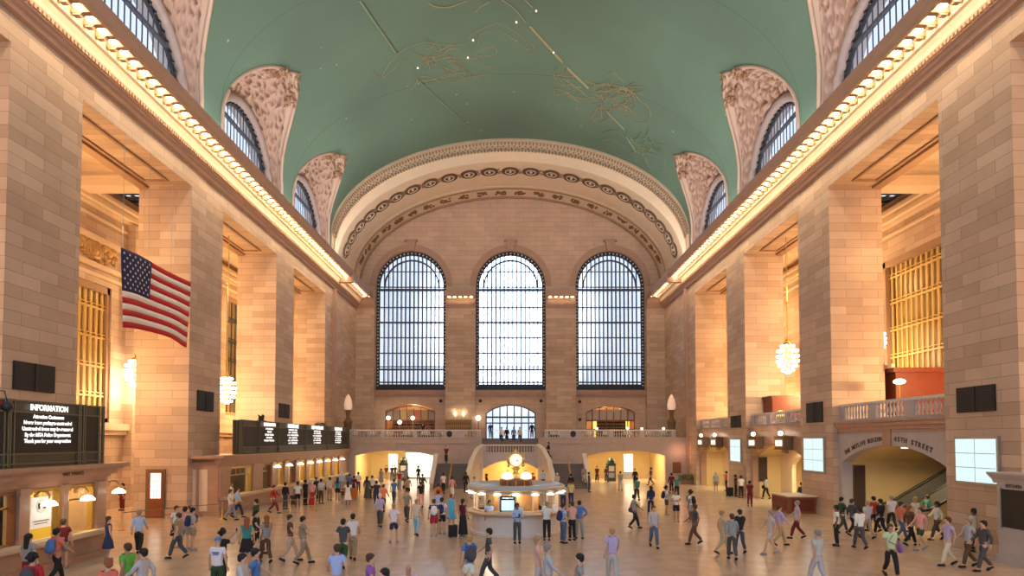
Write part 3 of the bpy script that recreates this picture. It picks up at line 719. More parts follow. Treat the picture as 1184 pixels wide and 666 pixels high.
# ---------------------------------------------------------------- far balcony
YB = 65.7; XA = 3.05
struct(MB().box(-19, -XA, YB + .5, YE, 4.2, 4.75).box(XA, 19, YB + .5, YE, 4.2, 4.75).box(-XA, XA, 66.4, YE, 4.2, 4.75).build('floor_balcony', GREYST))
fac = MB()
for s in (-1, 1):
    x0, x1 = sorted((s * 8.25, s * 16.55)); c = segarch(x0, x1, 0, 2.9, 3.45)
    fac.prism([(s * 19.0, 0), (s * 16.55, 0) if s > 0 else (-16.55, 0)] + ([] if False else []) + ([p for p in (c[2:] if s > 0 else c[2:][::-1])]) + [(s * 8.25, 0), (s * 7.2, 0), (s * XA, 0), (s * XA, 4.2), (s * 19, 4.2)], TY, YB, YB + .5)
    for z0, z1, d, a, b_ in ((4.2, 4.35, .18, 3.0, 19), (4.35, 4.72, .1, 3.0, 19), (4.72, 4.85, .2, 3.0, 19), (3.5, 3.62, .06, 7.4, 19)):
        fac.box(s * a, s * b_, YB - d, YB, z0, z1)
    fac.box(s * 12.15, s * 12.65, YB - .15, YB, 3.4, 4.2)
struct(fac.build('wall_balcony_front', BALST))
bal_me = MB().lathe([(.075, 0), (.075, .06), (.045, .1), (.07, .22), (.085, .32), (.05, .5), (.04, .56), (.075, .62), (.075, .66)], (0, 0, 0), 8).mesh('baluster', GREYST, True)
def balustrade(name, label, pts_x, y, z, s=1, along='X', h=.92, pitch=.235, mt=GREYST, oval=()):
    """panels: list of (a, b) baluster runs between pedestals"""
    a0, a1 = pts_x[0][0] - .45, pts_x[-1][1] + .45; mid = (a0 + a1) / 2
    o = thing(name, label, 'balustrade', (mid, y, z) if along == 'X' else (y, mid, z), 0 if along == 'X' else pi / 2)
    o['kind'] = 'structure'
    MB().box(a0 - mid, a1 - mid, -.16, .16, h - .13, h).build('rail', PALEST if mt is GREYST else mt, o)
    MB().box(a0 - mid, a1 - mid, -.15, .15, 0, .13).build('base', mt, o)
    cur = a0
    for a, b in list(pts_x) + [(a1, None)]:
        MB().box(cur - mid, a - mid, -.13, .13, .13, h - .13).build('pedestal', mt, o)
        if b is None: break
        n = max(2, int((b - a) / pitch))
        for i in range(n):
            link('baluster', bal_me, o, (a + (b - a) * (i + .5) / n - mid, 0, .13)).scale = (1, 1, (h - .26) / .66)
        cur = b
    for x in oval:
        m = MB(); m.lathe([(0, 0), (.3, 0), (.3, .05), (0, .05)], (0, 0, 0), 14); m.v = [(x - mid + a, -.18 + c, h / 2 + b * 1.15) for a, b, c in m.v]; m.build('round_grille', BLACK, o)
    return o
balustrade('balustrade', 'stone balustrade along the left side of the far balcony', [(-16.9, -13.9), (-13.4, -10.4), (-9.9, -7.0), (-4.95, -3.6)], YB + .05, 4.75, oval=(-6.5,))
balustrade('balustrade', 'stone balustrade along the right side of the far balcony', [(4.1, 5.2), (7.6, 10.5), (11.0, 13.8), (14.3, 17.2)], YB + .05, 4.75, oval=(6.7,))
# rooms behind the balcony arches
for s, side in ((-1, 'left'), (1, 'right')):
    m = MB().box(s * 7.6, s * 17.3, 75.6, 76, 0, 4.2).box(s * 17.1, s * 17.3, 66.2, 76, 0, 4.2).box(s * 7.6, s * 7.8, 66.2, 76, 0, 4.2).box(s * 7.6, s * 17.3, 66.2, 76, 4.05, 4.2)
    struct(m.build('wall_%s_passage' % side, YELLOWP))
    for k, (x, y) in enumerate(((10, 68.5), (14.5, 70))):
        area('passage_downlight', (s * x, y, 3.95), 1.6, 330, (1, .8, .45) if s > 0 or k else (1, .88, .62))
SHOPW = mat('lit_shop_window', (1, .98, .92), .5, emit=1.15, ecol=(1, .95, .82), nscale=2.5, namt=.2)
o = thing('shop_window', 'bright white shop display at the right end of the left balcony arch', 'shop window', (-10.3, 73, 0)); MB().box(-2.1, 2.3, 0, .1, .2, 3.1).build('lit_display', SHOPW, o)
b = MB()
for x in (-2.15, -.7, .8, 2.3): b.box(x, x + .08, -.12, 0, 0, 3.2)
b.box(-2.15, 2.38, -.12, 0, 3.1, 3.25); b.box(-2.15, 2.38, -.12, 0, 0, .2); b.build('display_frame', STEEL, o)
for (x, sx, lab) in ((-13.6, -1, 'tall lit poster beside the left pier of the balcony arch'), (13.7, 1, 'white lit sign panel inside the right balcony arch')):
    o = thing('lit_sign', lab, 'sign', (x, 71.5, 0)); MB().box(-.5, .5, 0, .1, .9, 2.9).build('sign_face', SHOPW, o); MB().box(-.58, .58, .02, .15, 0, 3.0).build('sign_frame', STEEL, o)
for x, y, lab in ((-12.0, 69.5, 'dark green clock-topped directory stand in the left balcony arch'), (11.2, 68.6, 'dark green clock-topped directory stand in the right balcony arch')):
    o = thing('directory_stand', lab, 'kiosk', (x, y, 0)); DG = mat('dark_green_enamel', (.03, .05, .03), .4)
    MB().box(-.45, .45, -.45, .45, 0, 1.9).box(-.5, .5, -.5, .5, 1.85, 1.98).box(-.5, .5, -.5, .5, 0, .15).build('cabinet', DG, o)
    MB().lathe([(.42, 1.98), (.42, 2.3), (.3, 2.5), (.1, 2.62), (0, 2.7)], (0, 0, 0), 16).build('top_cap', DG, o)
    MB().box(-.3, .3, -.47, -.45, 1.1, 1.7).build('face_panel', PALEST, o); MB().box(-.32, .32, -.47, -.45, .4, .95).build('notice', STEEL, o)
o = thing('wall_plaque', 'red-brown plaque on the wall right of the right balcony arch', 'plaque', (17.75, YB - .05, 1.1)); MB().box(-.38, .38, -.03, .05, 0, 1.05).build('plate', WOOD, o); MB().box(-.43, .43, -.01, .05, -.05, 1.1).build('plaque_frame', REDWOOD, o)
point('wall_wash', (17.8, 64.9, 3.4), 30, (1, .45, .25), .1)
o = thing('planter', 'low green leafy planter at the foot of the far right wall', 'plant', (18.2, 63.9, 0)); MB().box(-.9, .7, -.3, .3, 0, .45).build('trough', SHADEST, o)
b = MB(); rr = random.Random(8)
for k in range(150):
    x, y, z = rr.uniform(-.95, .8), rr.uniform(-.35, .35), rr.uniform(.4, .95); a = rr.uniform(0, 6.3); l = .2
    b.add([(x, y, z), (x + l * cos(a), y + l * sin(a), z + .1), (x + 1.6 * l * cos(a + .3), y + 1.6 * l * sin(a + .3), z + .02), (x + l * cos(a + .7), y + l * sin(a + .7), z + .08)], [(0, 1, 2, 3)])
q = b.build('leaves', LEAF, o)

# ---------------------------------------------------------------- stairs
def para(path, th, name, m_, parent=None, zb=0, cap=True):
    a, b = MB(), MB()
    for i in range(len(path) - 1):
        (x0, y0, z0), (x1, y1, z1) = path[i], path[i + 1]
        def seg(mb, w_, lo0, hi0, lo1, hi1):
            dx, dy = x1 - x0, y1 - y0; l = hypot(dx, dy); nx, ny = -dy / l * w_ / 2, dx / l * w_ / 2
            v = [(x0 - nx, y0 - ny, lo0), (x0 + nx, y0 + ny, lo0), (x0 + nx, y0 + ny, hi0), (x0 - nx, y0 - ny, hi0), (x1 - nx, y1 - ny, lo1), (x1 + nx, y1 + ny, lo1), (x1 + nx, y1 + ny, hi1), (x1 - nx, y1 - ny, hi1)]
            mb.add(v, [(0, 1, 2, 3), (7, 6, 5, 4), (0, 4, 5, 1), (1, 5, 6, 2), (2, 6, 7, 3), (3, 7, 4, 0)])
        seg(a, th, zb, z0, zb, z1); seg(b, th + .12, z0 - .02, z0 + .13, z1 - .02, z1 + .13)
    o = a.build(name, m_, parent)
    if cap: b.build('coping', PALEST, o)
    return o
stair = thing('staircase', 'double marble staircase rising to the far balcony behind the information booth', 'staircase', (0, 60, 0)); stair['kind'] = 'structure'
P = lambda path: [(x, y - 60, z) for x, y, z in path]
for s in (-1, 1):
    m = MB()
    for k in range(13): m.box(s * 4.15, s * 7.3, 57.8 - 60 + k * .285, 1.5, k * .17, (k + 1) * .17)
    m.build('steps', mat('shaded_stair_treads', (.17, .14, .13), .5) if s < 0 else MATS['shaded_stair_treads'], stair)  # shade on the risers is put into this dark colour
    MB().box(s * 2.9, s * 7.3, 1.5, 5.7, 0, 2.21).build('side_landing', GREYST, stair)
    m = MB()
    for k in range(6): m.box(s * 2.6, s * (4.4 - k * .3), 2.2, 5.7, 2.21, 2.21 + (k + 1) * .165)
    m.build('upper_steps', GREYST, stair)
    para(P([(s * 4.1, 57.6, .55), (s * 4.0, 58.8, 1.5), (s * 3.75, 60.0, 2.65), (s * 3.3, 61.2, 3.65), (s * 2.85, 62.0, 4.05)]), .3, 'inner_parapet', GREYST, stair)
    para(P([(s * 7.4, 57.6, .5), (s * 7.4, 58.8, 1.3), (s * 7.4, 61.5, 3.1)]), .3, 'outer_parapet', GREYST, stair)
    m = MB()
    for k in range(9): m.tube([(s * 5.75, -2.1 + k * .45, .1 + k * .268), (s * 5.75, -2.1 + k * .45, .95 + k * .268)], .02, 6)
    m.tube([(s * 5.75, -2.1, .95), (s * 5.75, 1.5, 3.1)], .03, 6); m.build('handrail', BRASS, stair)
m = MB().prism([(-2.85, 0), (-2.85, 3.2), (2.85, 3.2), (2.85, 0)] + segarch(-2.75, 2.75, 0, 1.65, 2.5)[1:] + [(-2.75, 0)], TY, 2.0, 2.3)
m.build('niche_wall', GREYST, stair)
MB().box(-2.9, 2.9, 2.3, 6.4, 2.9, 3.2).build('centre_landing', GREYST, stair)
m = MB().box(-2.85, 2.85, 5.4, 5.6, 0, 2.9).box(-2.85, -2.76, 2.3, 5.5, 0, 2.9).box(2.76, 2.85, 2.3, 5.5, 0, 2.9).box(-2.85, 2.85, 2.3, 5.5, 2.8, 2.9); m.build('niche_lining', YELLOWP, stair)
area('niche_downlight', (0, 63.5, 2.75), 2.0, 230, (1, .72, .3))
m = MB()
for k in range(9): m.box(-XA, XA, 4.3 + k * .25, 6.5, 3.2, 3.2 + (k + 1) * .172)
m.build('top_steps', MATS['shaded_stair_treads'], stair)  # same shade-darkened colour, for dark gaps behind the landing balusters
balustrade('balustrade', 'short balustrade on the stair landing above the clock', [(-2.4, 2.4)], 62.1, 3.2, pitch=.27)

# ---------------------------------------------------------------- balcony furniture
for x, lab, h in ((-15.7, 'left', 1), (15.6, 'right', 1)):
    o = thing('torchere', 'tall bronze torchere with a flame shaped shade at the far %s corner of the balcony' % lab, 'lamp', (x * 1.13, 67.2, 4.75))
    MB().lathe([(0, 0), (.55, 0), (.55, .25), (.42, .35), (.42, 1.6), (.5, 1.7), (.5, 1.85), (.32, 2.0), (.2, 2.4), (.28, 2.9), (.34, 3.1), (0, 3.15)], (0, 0, 0), 16).build('pedestal', SHADEST, o, True)
    MB().lathe([(.3, 3.1), (.44, 3.3), (.46, 3.7), (.36, 4.2), (.2, 4.6), (.05, 4.8), (0, 4.85)], (0, 0, 0), 14).build('shade', mat('pink_lit_shade', (1, .75, .6), .5, emit=.3, ecol=(1, .68, .5)) if x < 0 else MATS['pink_lit_shade'], o, True)
def table(x, y, z, lab, cloth=True, grp=None):
    o = thing('restaurant_table', lab, 'table', (x, y, z), group=grp)
    MB().lathe([(0, .72), (.45, .72), (.45, .76), (0, .76)], (0, 0, 0), 16).build('tabletop', WHITE, o)
    MB().lathe([(0, 0), (.25, 0), (.25, .04), (.04, .08), (.04, .72)], (0, 0, 0), 10).build('pedestal', IRON, o)
    if cloth: c = tag(MB().lathe([(0, .77), (.47, .77), (.5, .7), (.53, .4)], (0, 0, 0), 20).build('tablecloth', WHITE, None, True, (x, y, z)), lab.replace('restaurant table', 'white tablecloth over the table'), 'tablecloth', grp and 'white cloths on the balcony tables')
def chair(x, y, z, rz, lab, grp):
    o = thing('dining_chair', lab, 'chair', (x, y, z), rz, grp)
    MB().box(-.22, .22, -.22, .22, .43, .48).build('seat', REDWOOD, o); MB().box(-.22, .22, .19, .23, .5, .98).build('backrest', REDWOOD, o)
    for a in (-1, 1):
        for b_ in (-1, 1): MB().box(a * .18, a * .22, b_ * .18, b_ * .22, 0, .43).build('leg', IRON, o)
xs = [-17.4, -15.4, -13.4, -11.4, -9.4, -7.2, -5.2]
for i, x in enumerate(xs): 
    table(x, 68.2, 4.75, 'restaurant table standing along the left balcony rail', True, 'tables along the left balcony rail')
    for d, r_ in ((-.75, pi / 2), (.75, -pi / 2)): chair(x + d, 68.2, 4.75, r_, 'dark red dining chair at a table along the left balcony rail', 'chairs along the left balcony rail')
xs2 = [4.9, 8.6, 10.8, 13, 15.2, 17]
for x in xs2: table(x, 68.2, 4.75, 'restaurant table standing along the right balcony rail', True, 'tables along the right balcony rail')
for x, lab in ((9.6, 'first small glowing table lamp from the left on the right balcony'), (13.0, 'second small glowing table lamp from the left on the right balcony'), (14.6, 'third small glowing table lamp from the left on the right balcony'), (17.0, 'farthest right small glowing table lamp on the right balcony')):
    g = thing('table_lamp', lab, 'lamp', (x * 1.0, 68.2, 5.53)); MB().lathe([(0, 0), (.08, 0), (.02, .03), (.02, .2), (0, .2)], (0, 0, 0), 8).build('stem', BRASS, g); MB().ball((0, 0, .3), .13, 10, 6).build('globe', GLOWS, g, True)
g = thing('globe_lamp', 'globe lamp on a post left of the centre entrance doors', 'lamp', (-3.9, 75.0, 4.75)); MB().lathe([(0, 0), (.2, 0), (.2, .1), (.06, .2), (.05, 2.1), (.15, 2.2), (0, 2.22)], (0, 0, 0), 10).build('post', WOOD, g); MB().ball((0, 0, 2.5), .3, 12, 8).build('globe', GLOWS, g, True)
for x, lab in ((-6.7, 'left candle sconce on the pilaster left of the entrance doors'), (-5.7, 'right candle sconce on the pilaster left of the entrance doors')):
    g = thing('wall_sconce', lab, 'lamp', (x, 75.1, 7.4)); MB().box(-.08, .08, -.1, .02, -.3, .1).build('bracket', BRASS, g); MB().lathe([(.05, .1), (.12, .25), (.1, .5), (0, .62)], (0, -.12, 0), 10).build('shade', GLOWS, g, True)
    point('sconce_light', (x, 74.8, 8.0), 14, WARM, .1)
o = thing('bottle_shelf', 'long low shelf unit of bottles under the two candle sconces', 'shelf', (-6.3, 74.6, 4.75)); MB().box(-1.6, 1.6, 0, .3, 0, .15).box(-1.6, 1.6, 0, .3, 1.0, 1.08).box(-1.6, 1.6, 0, .3, 1.6, 1.66).box(-1.6, 1.6, .26, .3, 0, 2.3).box(-1.65, -1.55, -.05, .3, 0, 2.3).box(1.55, 1.65, -.05, .3, 0, 2.3).box(-1.65, 1.65, -.05, .3, 2.2, 2.3).build('shelves', GILT, o)
b = MB()
for j in range(16):
    for z in (1.08, 1.66): b.tube([(-1.45 + j * .19, .12, z), (-1.45 + j * .19, .12, z + .34)], [.05, .025], 6)
q = b.build('bottles', REDWOOD, o); q['kind'] = 'stuff'
tag(MB().box(-1.3, 1.2, -.4, .4, 0, .85).box(-1.35, 1.25, -.45, .45, .85, .92).build('service_counter', BLACK, None, False, (5.4, 69.8, 4.75)), 'black service counter on the balcony right of the entrance', 'counter')

# ---------------------------------------------------------------- information booth
BX, BY = .28, 31.1
bo = thing('information_booth', 'round marble information booth with wood-framed windows in the middle of the floor', 'booth', (BX, BY, 0))
MB().lathe([(2.28, 0), (2.28, .12), (2.22, .14), (2.22, .98), (2.3, 1.0)], (0, 0, 0), 56).build('marble_base', PALEST, bo)
MB().lathe([(1.9, .98), (2.46, .98), (2.5, 1.02), (2.5, 1.06), (2.46, 1.1), (1.9, 1.1)], (0, 0, 0), 56).build('counter_top', mat('tan_marble', (.5, .34, .2), .3), bo)
for k in range(16):
    a = 2 * pi * k / 16 + pi / 2; c_, s_ = cos(a), sin(a); MB().tube([(2.1 * c_, 2.1 * s_, 1.1), (2.1 * c_, 2.1 * s_, 2.1)], .05, 6).build('post', CREAMS, bo)
for k in range(16):
    a0, a1 = 2 * pi * k / 16 + .02 - pi / 16, 2 * pi * (k + 1) / 16 - .02 - pi / 16
    if k in (11, 13): continue
    MB().lathe([(2.1, 1.18), (2.1, 1.95)], (0, 0, 0), 3, a0, a1).build('glass_pane', GLASSB, bo)
MB().lathe([(2.14, 1.1), (2.14, 1.2), (2.06, 1.2), (2.06, 1.1)], (0, 0, 0), 48).build('lower_frame', CREAMS, bo)
MB().lathe([(2.0, 2.0), (2.3, 2.02), (2.42, 2.12), (2.46, 2.28), (2.4, 2.36), (2.25, 2.4), (2.1, 2.3), (1.9, 2.26), (.8, 2.3), (.8, 2.22), (2.0, 2.1)], (0, 0, 0), 56).build('roof_ring', mat('roof_enamel', (.45, .46, .48), .35), bo, True)
MB().lathe([(2.43, 2.14), (2.47, 2.16), (2.47, 2.2), (2.43, 2.22)], (0, 0, 0), 56).build('brass_trim', BRASS, bo)
for k in range(16):
    a = 2 * pi * k / 16 - pi / 2; g = MB(); g.ball((2.33 * cos(a), 2.33 * sin(a), 1.98), (.2, .14, .05), 14, 5); g.build('rim_lamp', SHADEL, bo, True)
MB().lathe([(.82, 2.25), (.82, 2.56), (.74, 2.6), (0, 2.6)], (0, 0, 0), 24).build('drum', WOOD, bo)
for k in range(12): a = 2 * pi * k / 12; MB().box(-.02, .02, -.85, -.8, 2.28, 2.55).build('drum_post', BRASS, bo).rotation_euler = (0, 0, a)
m = MB().lathe([(1.15, .1), (1.15, 2.15), (0, 2.15)], (0, 0, 0), 8).lathe([(1.22, .1), (1.22, .95), (1.15, .97)], (0, 0, 0), 8); m.build('inner_core', mat('honey_wood', (.42, .22, .08), .4, nscale=3, namt=.25), bo)
point('booth_light', (BX, BY - 1.4, 1.9), 55, CREAM, .2); point('booth_light', (BX - 1.3, BY - .6, 1.9), 34, CREAM, .2); point('booth_light', (BX + 1.3, BY - .6, 1.9), 34, CREAM, .2)
SCR = mat('pale_blue_screen', (.5, .75, .85), .4, emit=.85, ecol=(.62, .86, .93))
o = thing('booth_screen', 'black framed screen with a blue display standing in the booth window', 'screen', (BX - .4, BY - 2.02, 1.1)); MB().box(-.36, .36, 0, .06, .08, .82).build('case', BLACK, o); MB().box(-.3, .3, -.01, 0, .14, .62).build('display', SCR, o); MB().box(-.1, .1, 0, .08, 0, .08).build('foot', BLACK, o)
text('INFORMATION', (0, -.012, .72), (pi / 2, 0, 0), .075, LETTER, o, .002)
for x, lab in ((.2, 'small framed notice between the booth screen and the blue shirted man'), (1.35, 'square white notice standing in the right booth window'), (1.9, 'narrow white notice at the right end of the booth counter')):
    a = math.asin(x / 2.0) if x < 2 else 1.2; o = tag(MB().box(-.13, .13, 0, .02, 0, .34).box(-.13, .13, .02, .12, 0, .02).build('notice', WHITE, None, False, (BX + x, BY - sqrt(max(.1, 2.15 ** 2 - x * x)) - .12, 1.1)), lab, 'notice')
# clock
ck = thing('station_clock', 'four faced brass clock on top of the information booth', 'clock', (BX, BY, 2.6))
MB().lathe([(0, 0), (.3, 0), (.3, .08), (.2, .14), (.24, .22), (.12, .34), (.1, .42), (.2, .5), (.24, .54), (.12, .6), (0, .62)], (0, 0, 0), 20).build('stem', BRASS, ck, True)
MB().ball((0, 0, .96), .37, 16, 10).build('body', BRASS, ck, True)
MB().lathe([(0, 1.26), (.12, 1.26), (.16, 1.32), (.07, 1.36), (.1, 1.42), (.03, 1.5), (0, 1.56)], (0, 0, 0), 12).build('finial', BRASS, ck, True)
OPAL = mat('opal_clock_glass', (1, .95, .8), .3, emit=.75, ecol=(1, .9, .68))
for k in range(4):
    a = k * pi / 2; m = MB().lathe([(0, .05), (.18, .04), (.31, 0), (.31, -.05)], (0, 0, 0), 24); m.v = [(x, -.37 - z, y + .96) for x, y, z in m.v]; f = m.build('clock_face', OPAL, ck, True); f.rotation_euler = (0, 0, a)
    m = MB().lathe([(.31, -.06), (.36, -.04), (.365, .02), (.33, .06), (.31, .02)], (0, 0, 0), 24); m.v = [(x, -.37 - z, y + .96) for x, y, z in m.v]; m.build('bezel', BRASS, f, True)
    m = MB().prism([(-.012, 0), (.012, 0), (.005, .21), (-.005, .21)], lambda u, v, w_: (u * cos(1.9) + v * sin(1.9), w_, .96 - u * sin(1.9) + v * cos(1.9)), -.435, -.43); m.prism([(-.014, 0), (.014, 0), (.006, .14), (-.006, .14)], lambda u, v, w_: (u * cos(1.7) + v * sin(1.7), w_, .96 - u * sin(1.7) + v * cos(1.7)), -.435, -.43)
    for q in range(12): t = q * pi / 6; m.box(.23 * sin(t) - .008, .23 * sin(t) + .008, -.424, -.418, .96 + .23 * cos(t) - .015, .96 + .23 * cos(t) + .015)
    m.build('hands', BLACK, f)
for x, lab in ((-.42, 'left glowing white dome lamp below the booth clock'), (.5, 'right glowing white dome lamp below the booth clock')):
    g = thing('dome_lamp', lab, 'lamp', (BX + x, BY - .4, 2.6)); MB().lathe([(.1, 0), (.3, .05), (.27, .2), (.16, .34), (0, .38)], (0, 0, 0), 14).build('shade', DOMEL, g, True); MB().lathe([(.05, .38), (.05, .44), (0, .46)], (0, 0, 0), 8).build('cap', BRASS, g)

# ---------------------------------------------------------------- ticket offices and departure boards (left)
GLOWY = mat('lit_office_wall', (.85, .62, .25), .6, emit=.0)
def office(name, label, xf, y0, y1, wins, xback):
    o = thing(name, label, 'ticket office', (xf, (y0 + y1) / 2, 0)); o['kind'] = 'structure'; cy = (y0 + y1) / 2
    TT = lambda u, v, w_: (w_, u - cy, v)
    MB().prism(rect(y0, y1, 0, 3.3), TT, 0, -.35, [rect(a, b, 1.12, 2.85) for a, b, *_ in wins]).build('front_wall', BROWNST, o)
    MB().box(-.35, xback - xf, y1 - .3 - cy, y1 - cy, 0, 3.3).box(-.35, xback - xf, y0 - cy, y0 + .3 - cy, 0, 3.3).build('end_walls', BROWNST, o)
    MB().box(.0, xback - xf, y0 - cy, y1 - cy, 3.25, 3.45).build('roof_slab', BROWNST, o)
    m = MB()
    for z0, z1, d in ((2.95, 3.1, .08), (3.1, 3.22, .16), (3.22, 3.42, .32), (3.42, 3.5, .46), (3.5, 3.65, .62)): m.box(-.1, d, y0 - d - cy, y1 + d - cy, z0, z1)
    m.box(-3, .5, y0 - .5 - cy, y1 + .5 - cy, 3.45, 3.62)
    m.build('cornice', BROWNST, o)
    MB().box(-.2, .42, y0 + .2 - cy, y1 - .1 - cy, 1.02, 1.12).box(-.2, .34, y0 + .3 - cy, y1 - .2 - cy, .92, 1.02).build('counter_ledge', CREAMS, o)
    MB().box(0, .12, y0 - cy, y1 - cy, 0, .25).box(0, .06, y0 - cy, y1 - cy, .25, .9).build('plinth', BROWNST, o)
    edges = sorted([y0] + [e for q in wins for e in q[:2]] + [y1])
    for k in range(0, len(edges), 2):
        a, b = edges[k], edges[k + 1]
        if b - a > .25:
            m = MB().box(-.02, .14, a + .06 - cy, b - .06 - cy, 1.12, 2.95); m.box(-.02, .2, a + .02 - cy, b - .02 - cy, 2.72, 2.95); m.box(-.02, .2, a + .02 - cy, b - .02 - cy, 1.12, 1.25); m.build('pilaster', BROWNST, o)
    for (a, b, st) in wins:
        m = MB().prism(rect(a - .02, b + .02, 1.12, 2.87), TT, .05, -.15, [rect(a + .09, b - .09, 1.16, 2.76)]); w_ = m.build('ticket_window', BRASS if st else WOOD, o)
        MB().box(-.12, -.13, a - cy, b - cy, 1.12, 2.85).build('glass_pane', GLASSB, w_)
        m = MB().box(-2.0, -2.05, a - .5 - cy, b + .5 - cy, 0, 3.2); m.build('back_panel', GLOWY if st else DARKIN, w_)
        m = MB(); 
        for q in range(1, 5): m.tube([(-.14, a + (b - a) * q / 5 - cy, 2.35), (-.14, a + (b - a) * q / 5 - cy, 2.8)], .012, 4)
        m.box(-.15, -.12, a - cy, b - cy, 2.3, 2.36); m.build('grille', BRASS, w_)
        if st: area('office_light', (xf - 1.0, (a + b) / 2, 3.1), .9, 55, (1, .78, .36))
    return o
wins1 = [(12.2, 13.6, 0), (14.0, 15.4, 0), (15.8, 17.2, 0), (17.6, 18.7, 1), (19.1, 20.15, 0), (20.7, 22.15, 1), (22.5, 23.95, 1)]
office('ticket_office', 'near ticket office of brown marble with lit windows', -16.2, 9, 24.6, wins1, -19)
wins2 = [(38.3, 41.6, 1)] + [(43.3 + i * 2.5, 44.9 + i * 2.5, 0 if i in (0, 2) else 1) for i in range(8)]
office('ticket_office', 'long far ticket office of brown marble under the departure board', -17.5, 36.9, 65.4, wins2, -19)
m = MB()
for x in (-19.3, -18.6): m.box(x - .0, x + .5, 36.86, 36.9, .3, 2.8)
struct(m.build('trim_office_panels', CREAMS))
bracket = MB(); 
def hanging_lamp(x, y, z, lab, grp=None):
    g = thing('counter_lamp', lab, 'lamp', (x, y, z), group=grp)
    MB().tube([(-.5, 0, .32), (-.3, 0, .45), (-.1, 0, .42), (0, 0, .3), (0, 0, .12)], .035, 6).ball((-.45, 0, .3), .09, 8, 5).build('arm', GILT, g, True)
    MB().lathe([(.06, .14), (.14, .12), (.24, .02), (.25, -.05), (0, -.06)], (0, 0, 0), 16).build('shade', SHADEL, g, True)
    return g
hanging_lamp(-15.75, 21.1, 2.36, 'white shaded counter lamp in front of the poster on the near ticket office')
hanging_lamp(-15.75, 23.0, 2.36, 'white shaded counter lamp above the ticket window with the backpacker')
hanging_lamp(-15.7, 24.75, 2.48, 'white shaded counter lamp at the far end corner of the near ticket office')
for k in range(8):
    hanging_lamp(-17.1, 45.3 + k * 2.5, 2.6, 'white shaded lamp glowing between the windows of the far ticket office', 'lamps along the far ticket office')
point('lamp_glow', (-15.5, 21.5, 2.3), 14, CREAM, .2)
# poster in the near office window
po = thing('poster', 'white and yellow poster hanging in the near ticket office window', 'poster', (-16.12, 21.2, 1.15)); 
MB().box(0, .02, -.47, .47, 0, 1.45).build('sheet', mat('poster_white', (.85, .85, .8), .6, emit=.18), po); MB().box(.02, .024, -.46, .46, .03, .4).build('yellow_band', mat('poster_yellow', (.95, .62, .05), .6, emit=.12), po)
m = MB().lathe([(.12, 0), (.24, 0), (.24, .01), (.12, .01)], (0, 0, 0), 20); m.v = [(.03 + z, x, 1.15 + y) for x, y, z in m.v]; m.build('ring_emblem', mat('poster_grey', (.6, .6, .6), .6), po)
MB().box(.035, .04, -.17, -.07, 1.05, 1.25).box(.035, .04, .07, .17, 1.05, 1.25).build('dark_marks', LETTERD, po)
MB().box(.022, .03, -.36, .36, .62, .66).box(.022, .03, -.3, .3, .54, .57).build('text_lines', STEEL, po)
def board(name, label, x, y0, y1, panels, zt=5.85, zb=3.72, depth=.55):
    cy = (y0 + y1) / 2; o = thing(name, label, 'departure board', (x, cy, 3.65))
    MB().box(-depth, 0, y0 - cy, y1 - cy, .05, zt - 3.65).box(-depth, 0, y0 - cy, y1 - cy, 0, .05).build('cabinet', BOARD, o)
    m = MB()
    for z in (.1, .42, zt - 4.05, zt - 3.68): m.box(0, .06, y0 - cy - .02, y1 - cy + .02, z, z + .05)
    ys = sorted({y0, y1} | {a for a, b, *_ in panels} | {b for a, b, *_ in panels})
    for y in ys:
        for d in (-.12, .12): m.box(0, .07, y + d - cy - .03, y + d - cy + .03, 0, zt - 3.62)
    for q in range(3): m.box(-depth * (q + .5) / 3 - .03, -depth * (q + .5) / 3 + .03, y0 - cy - .06, y0 - cy, 0, zt - 3.65)
    m.build('frame_bars', BOARDF, o)
    for (a, b, head, lines, hs, ls, red) in panels:
        lsq = .93 if y0 < 30 else 1.5
        p = MB().box(.01, .045, a + .2 - cy, b - .2 - cy, .5, zt - 4.04).build('display_panel', BLACK, o)
        if head: text(head, (.08, (a + b) / 2 - cy, zt - 3.65 - .21), (pi / 2, 0, pi / 2), hs, LETTER, p, .004, squash=.95)
        if red: MB().box(.02, .06, a + .2 - cy, b - .2 - cy, zt - 3.95, zt - 3.72).build('red_header', mat('red_enamel', (.35, .01, .01), .4), p)
        n = len(lines); H_ = 1.0
        for i, l in enumerate(lines): text(l, (.055, (a + b) / 2 - cy, 1.69 - .205 * i), (pi / 2, 0, pi / 2), ls, LETTER, p, .003, squash=lsq)
    return o
B1 = board('information_board', 'near dark green departure board with white message lines above the ticket office', -16.0, 11.4, 24.0,
    [(11.6, 15.4, None, [], .3, .2, True), (15.5, 19.5, None, ['10 15          3 ', '10 32          7 ', '10 41          2 ', '10 55          9 ', '11 02          4 '], .3, .18, True),
     (19.65, 22.85, 'INFORMATION', ['Attention Customers', 'Never leave packages unattended', 'Unattended items may be removed', 'By the MTA Police Department', 'Thank you for your cooperation', ''], (.27), .175, False), (22.95, 23.95, None, [], .3, .2, False)])
rows = ['BOARDING  AREA', '4 05  1  STAMFORD', '4 12  3  POUGHKEEPSIE', '4 20  7  CROTON', '4 35  2  NEW HAVEN', '4 41  9  BREWSTER']
B2 = board('departure_board', 'long far departure board of four white lettered panels on the far ticket office', -17.15, 39.2, 65.2,
    [(39.2, 41.9, None, [], .3, .2, False), (41.9, 45.4, 'INFORMATION', ['ATTENTION', 'PLEASE', 'STAND CLEAR', 'OF GATES', 'THANK YOU ALL'], .33, .16, False), (45.4, 51.4, 'HARLEM LINE', rows, .42, .155, False), (51.4, 57.6, 'NEW HAVEN LINE', rows, .42, .155, False), (57.6, 64.6, 'HUDSON LINE', rows, .42, .155, False)])
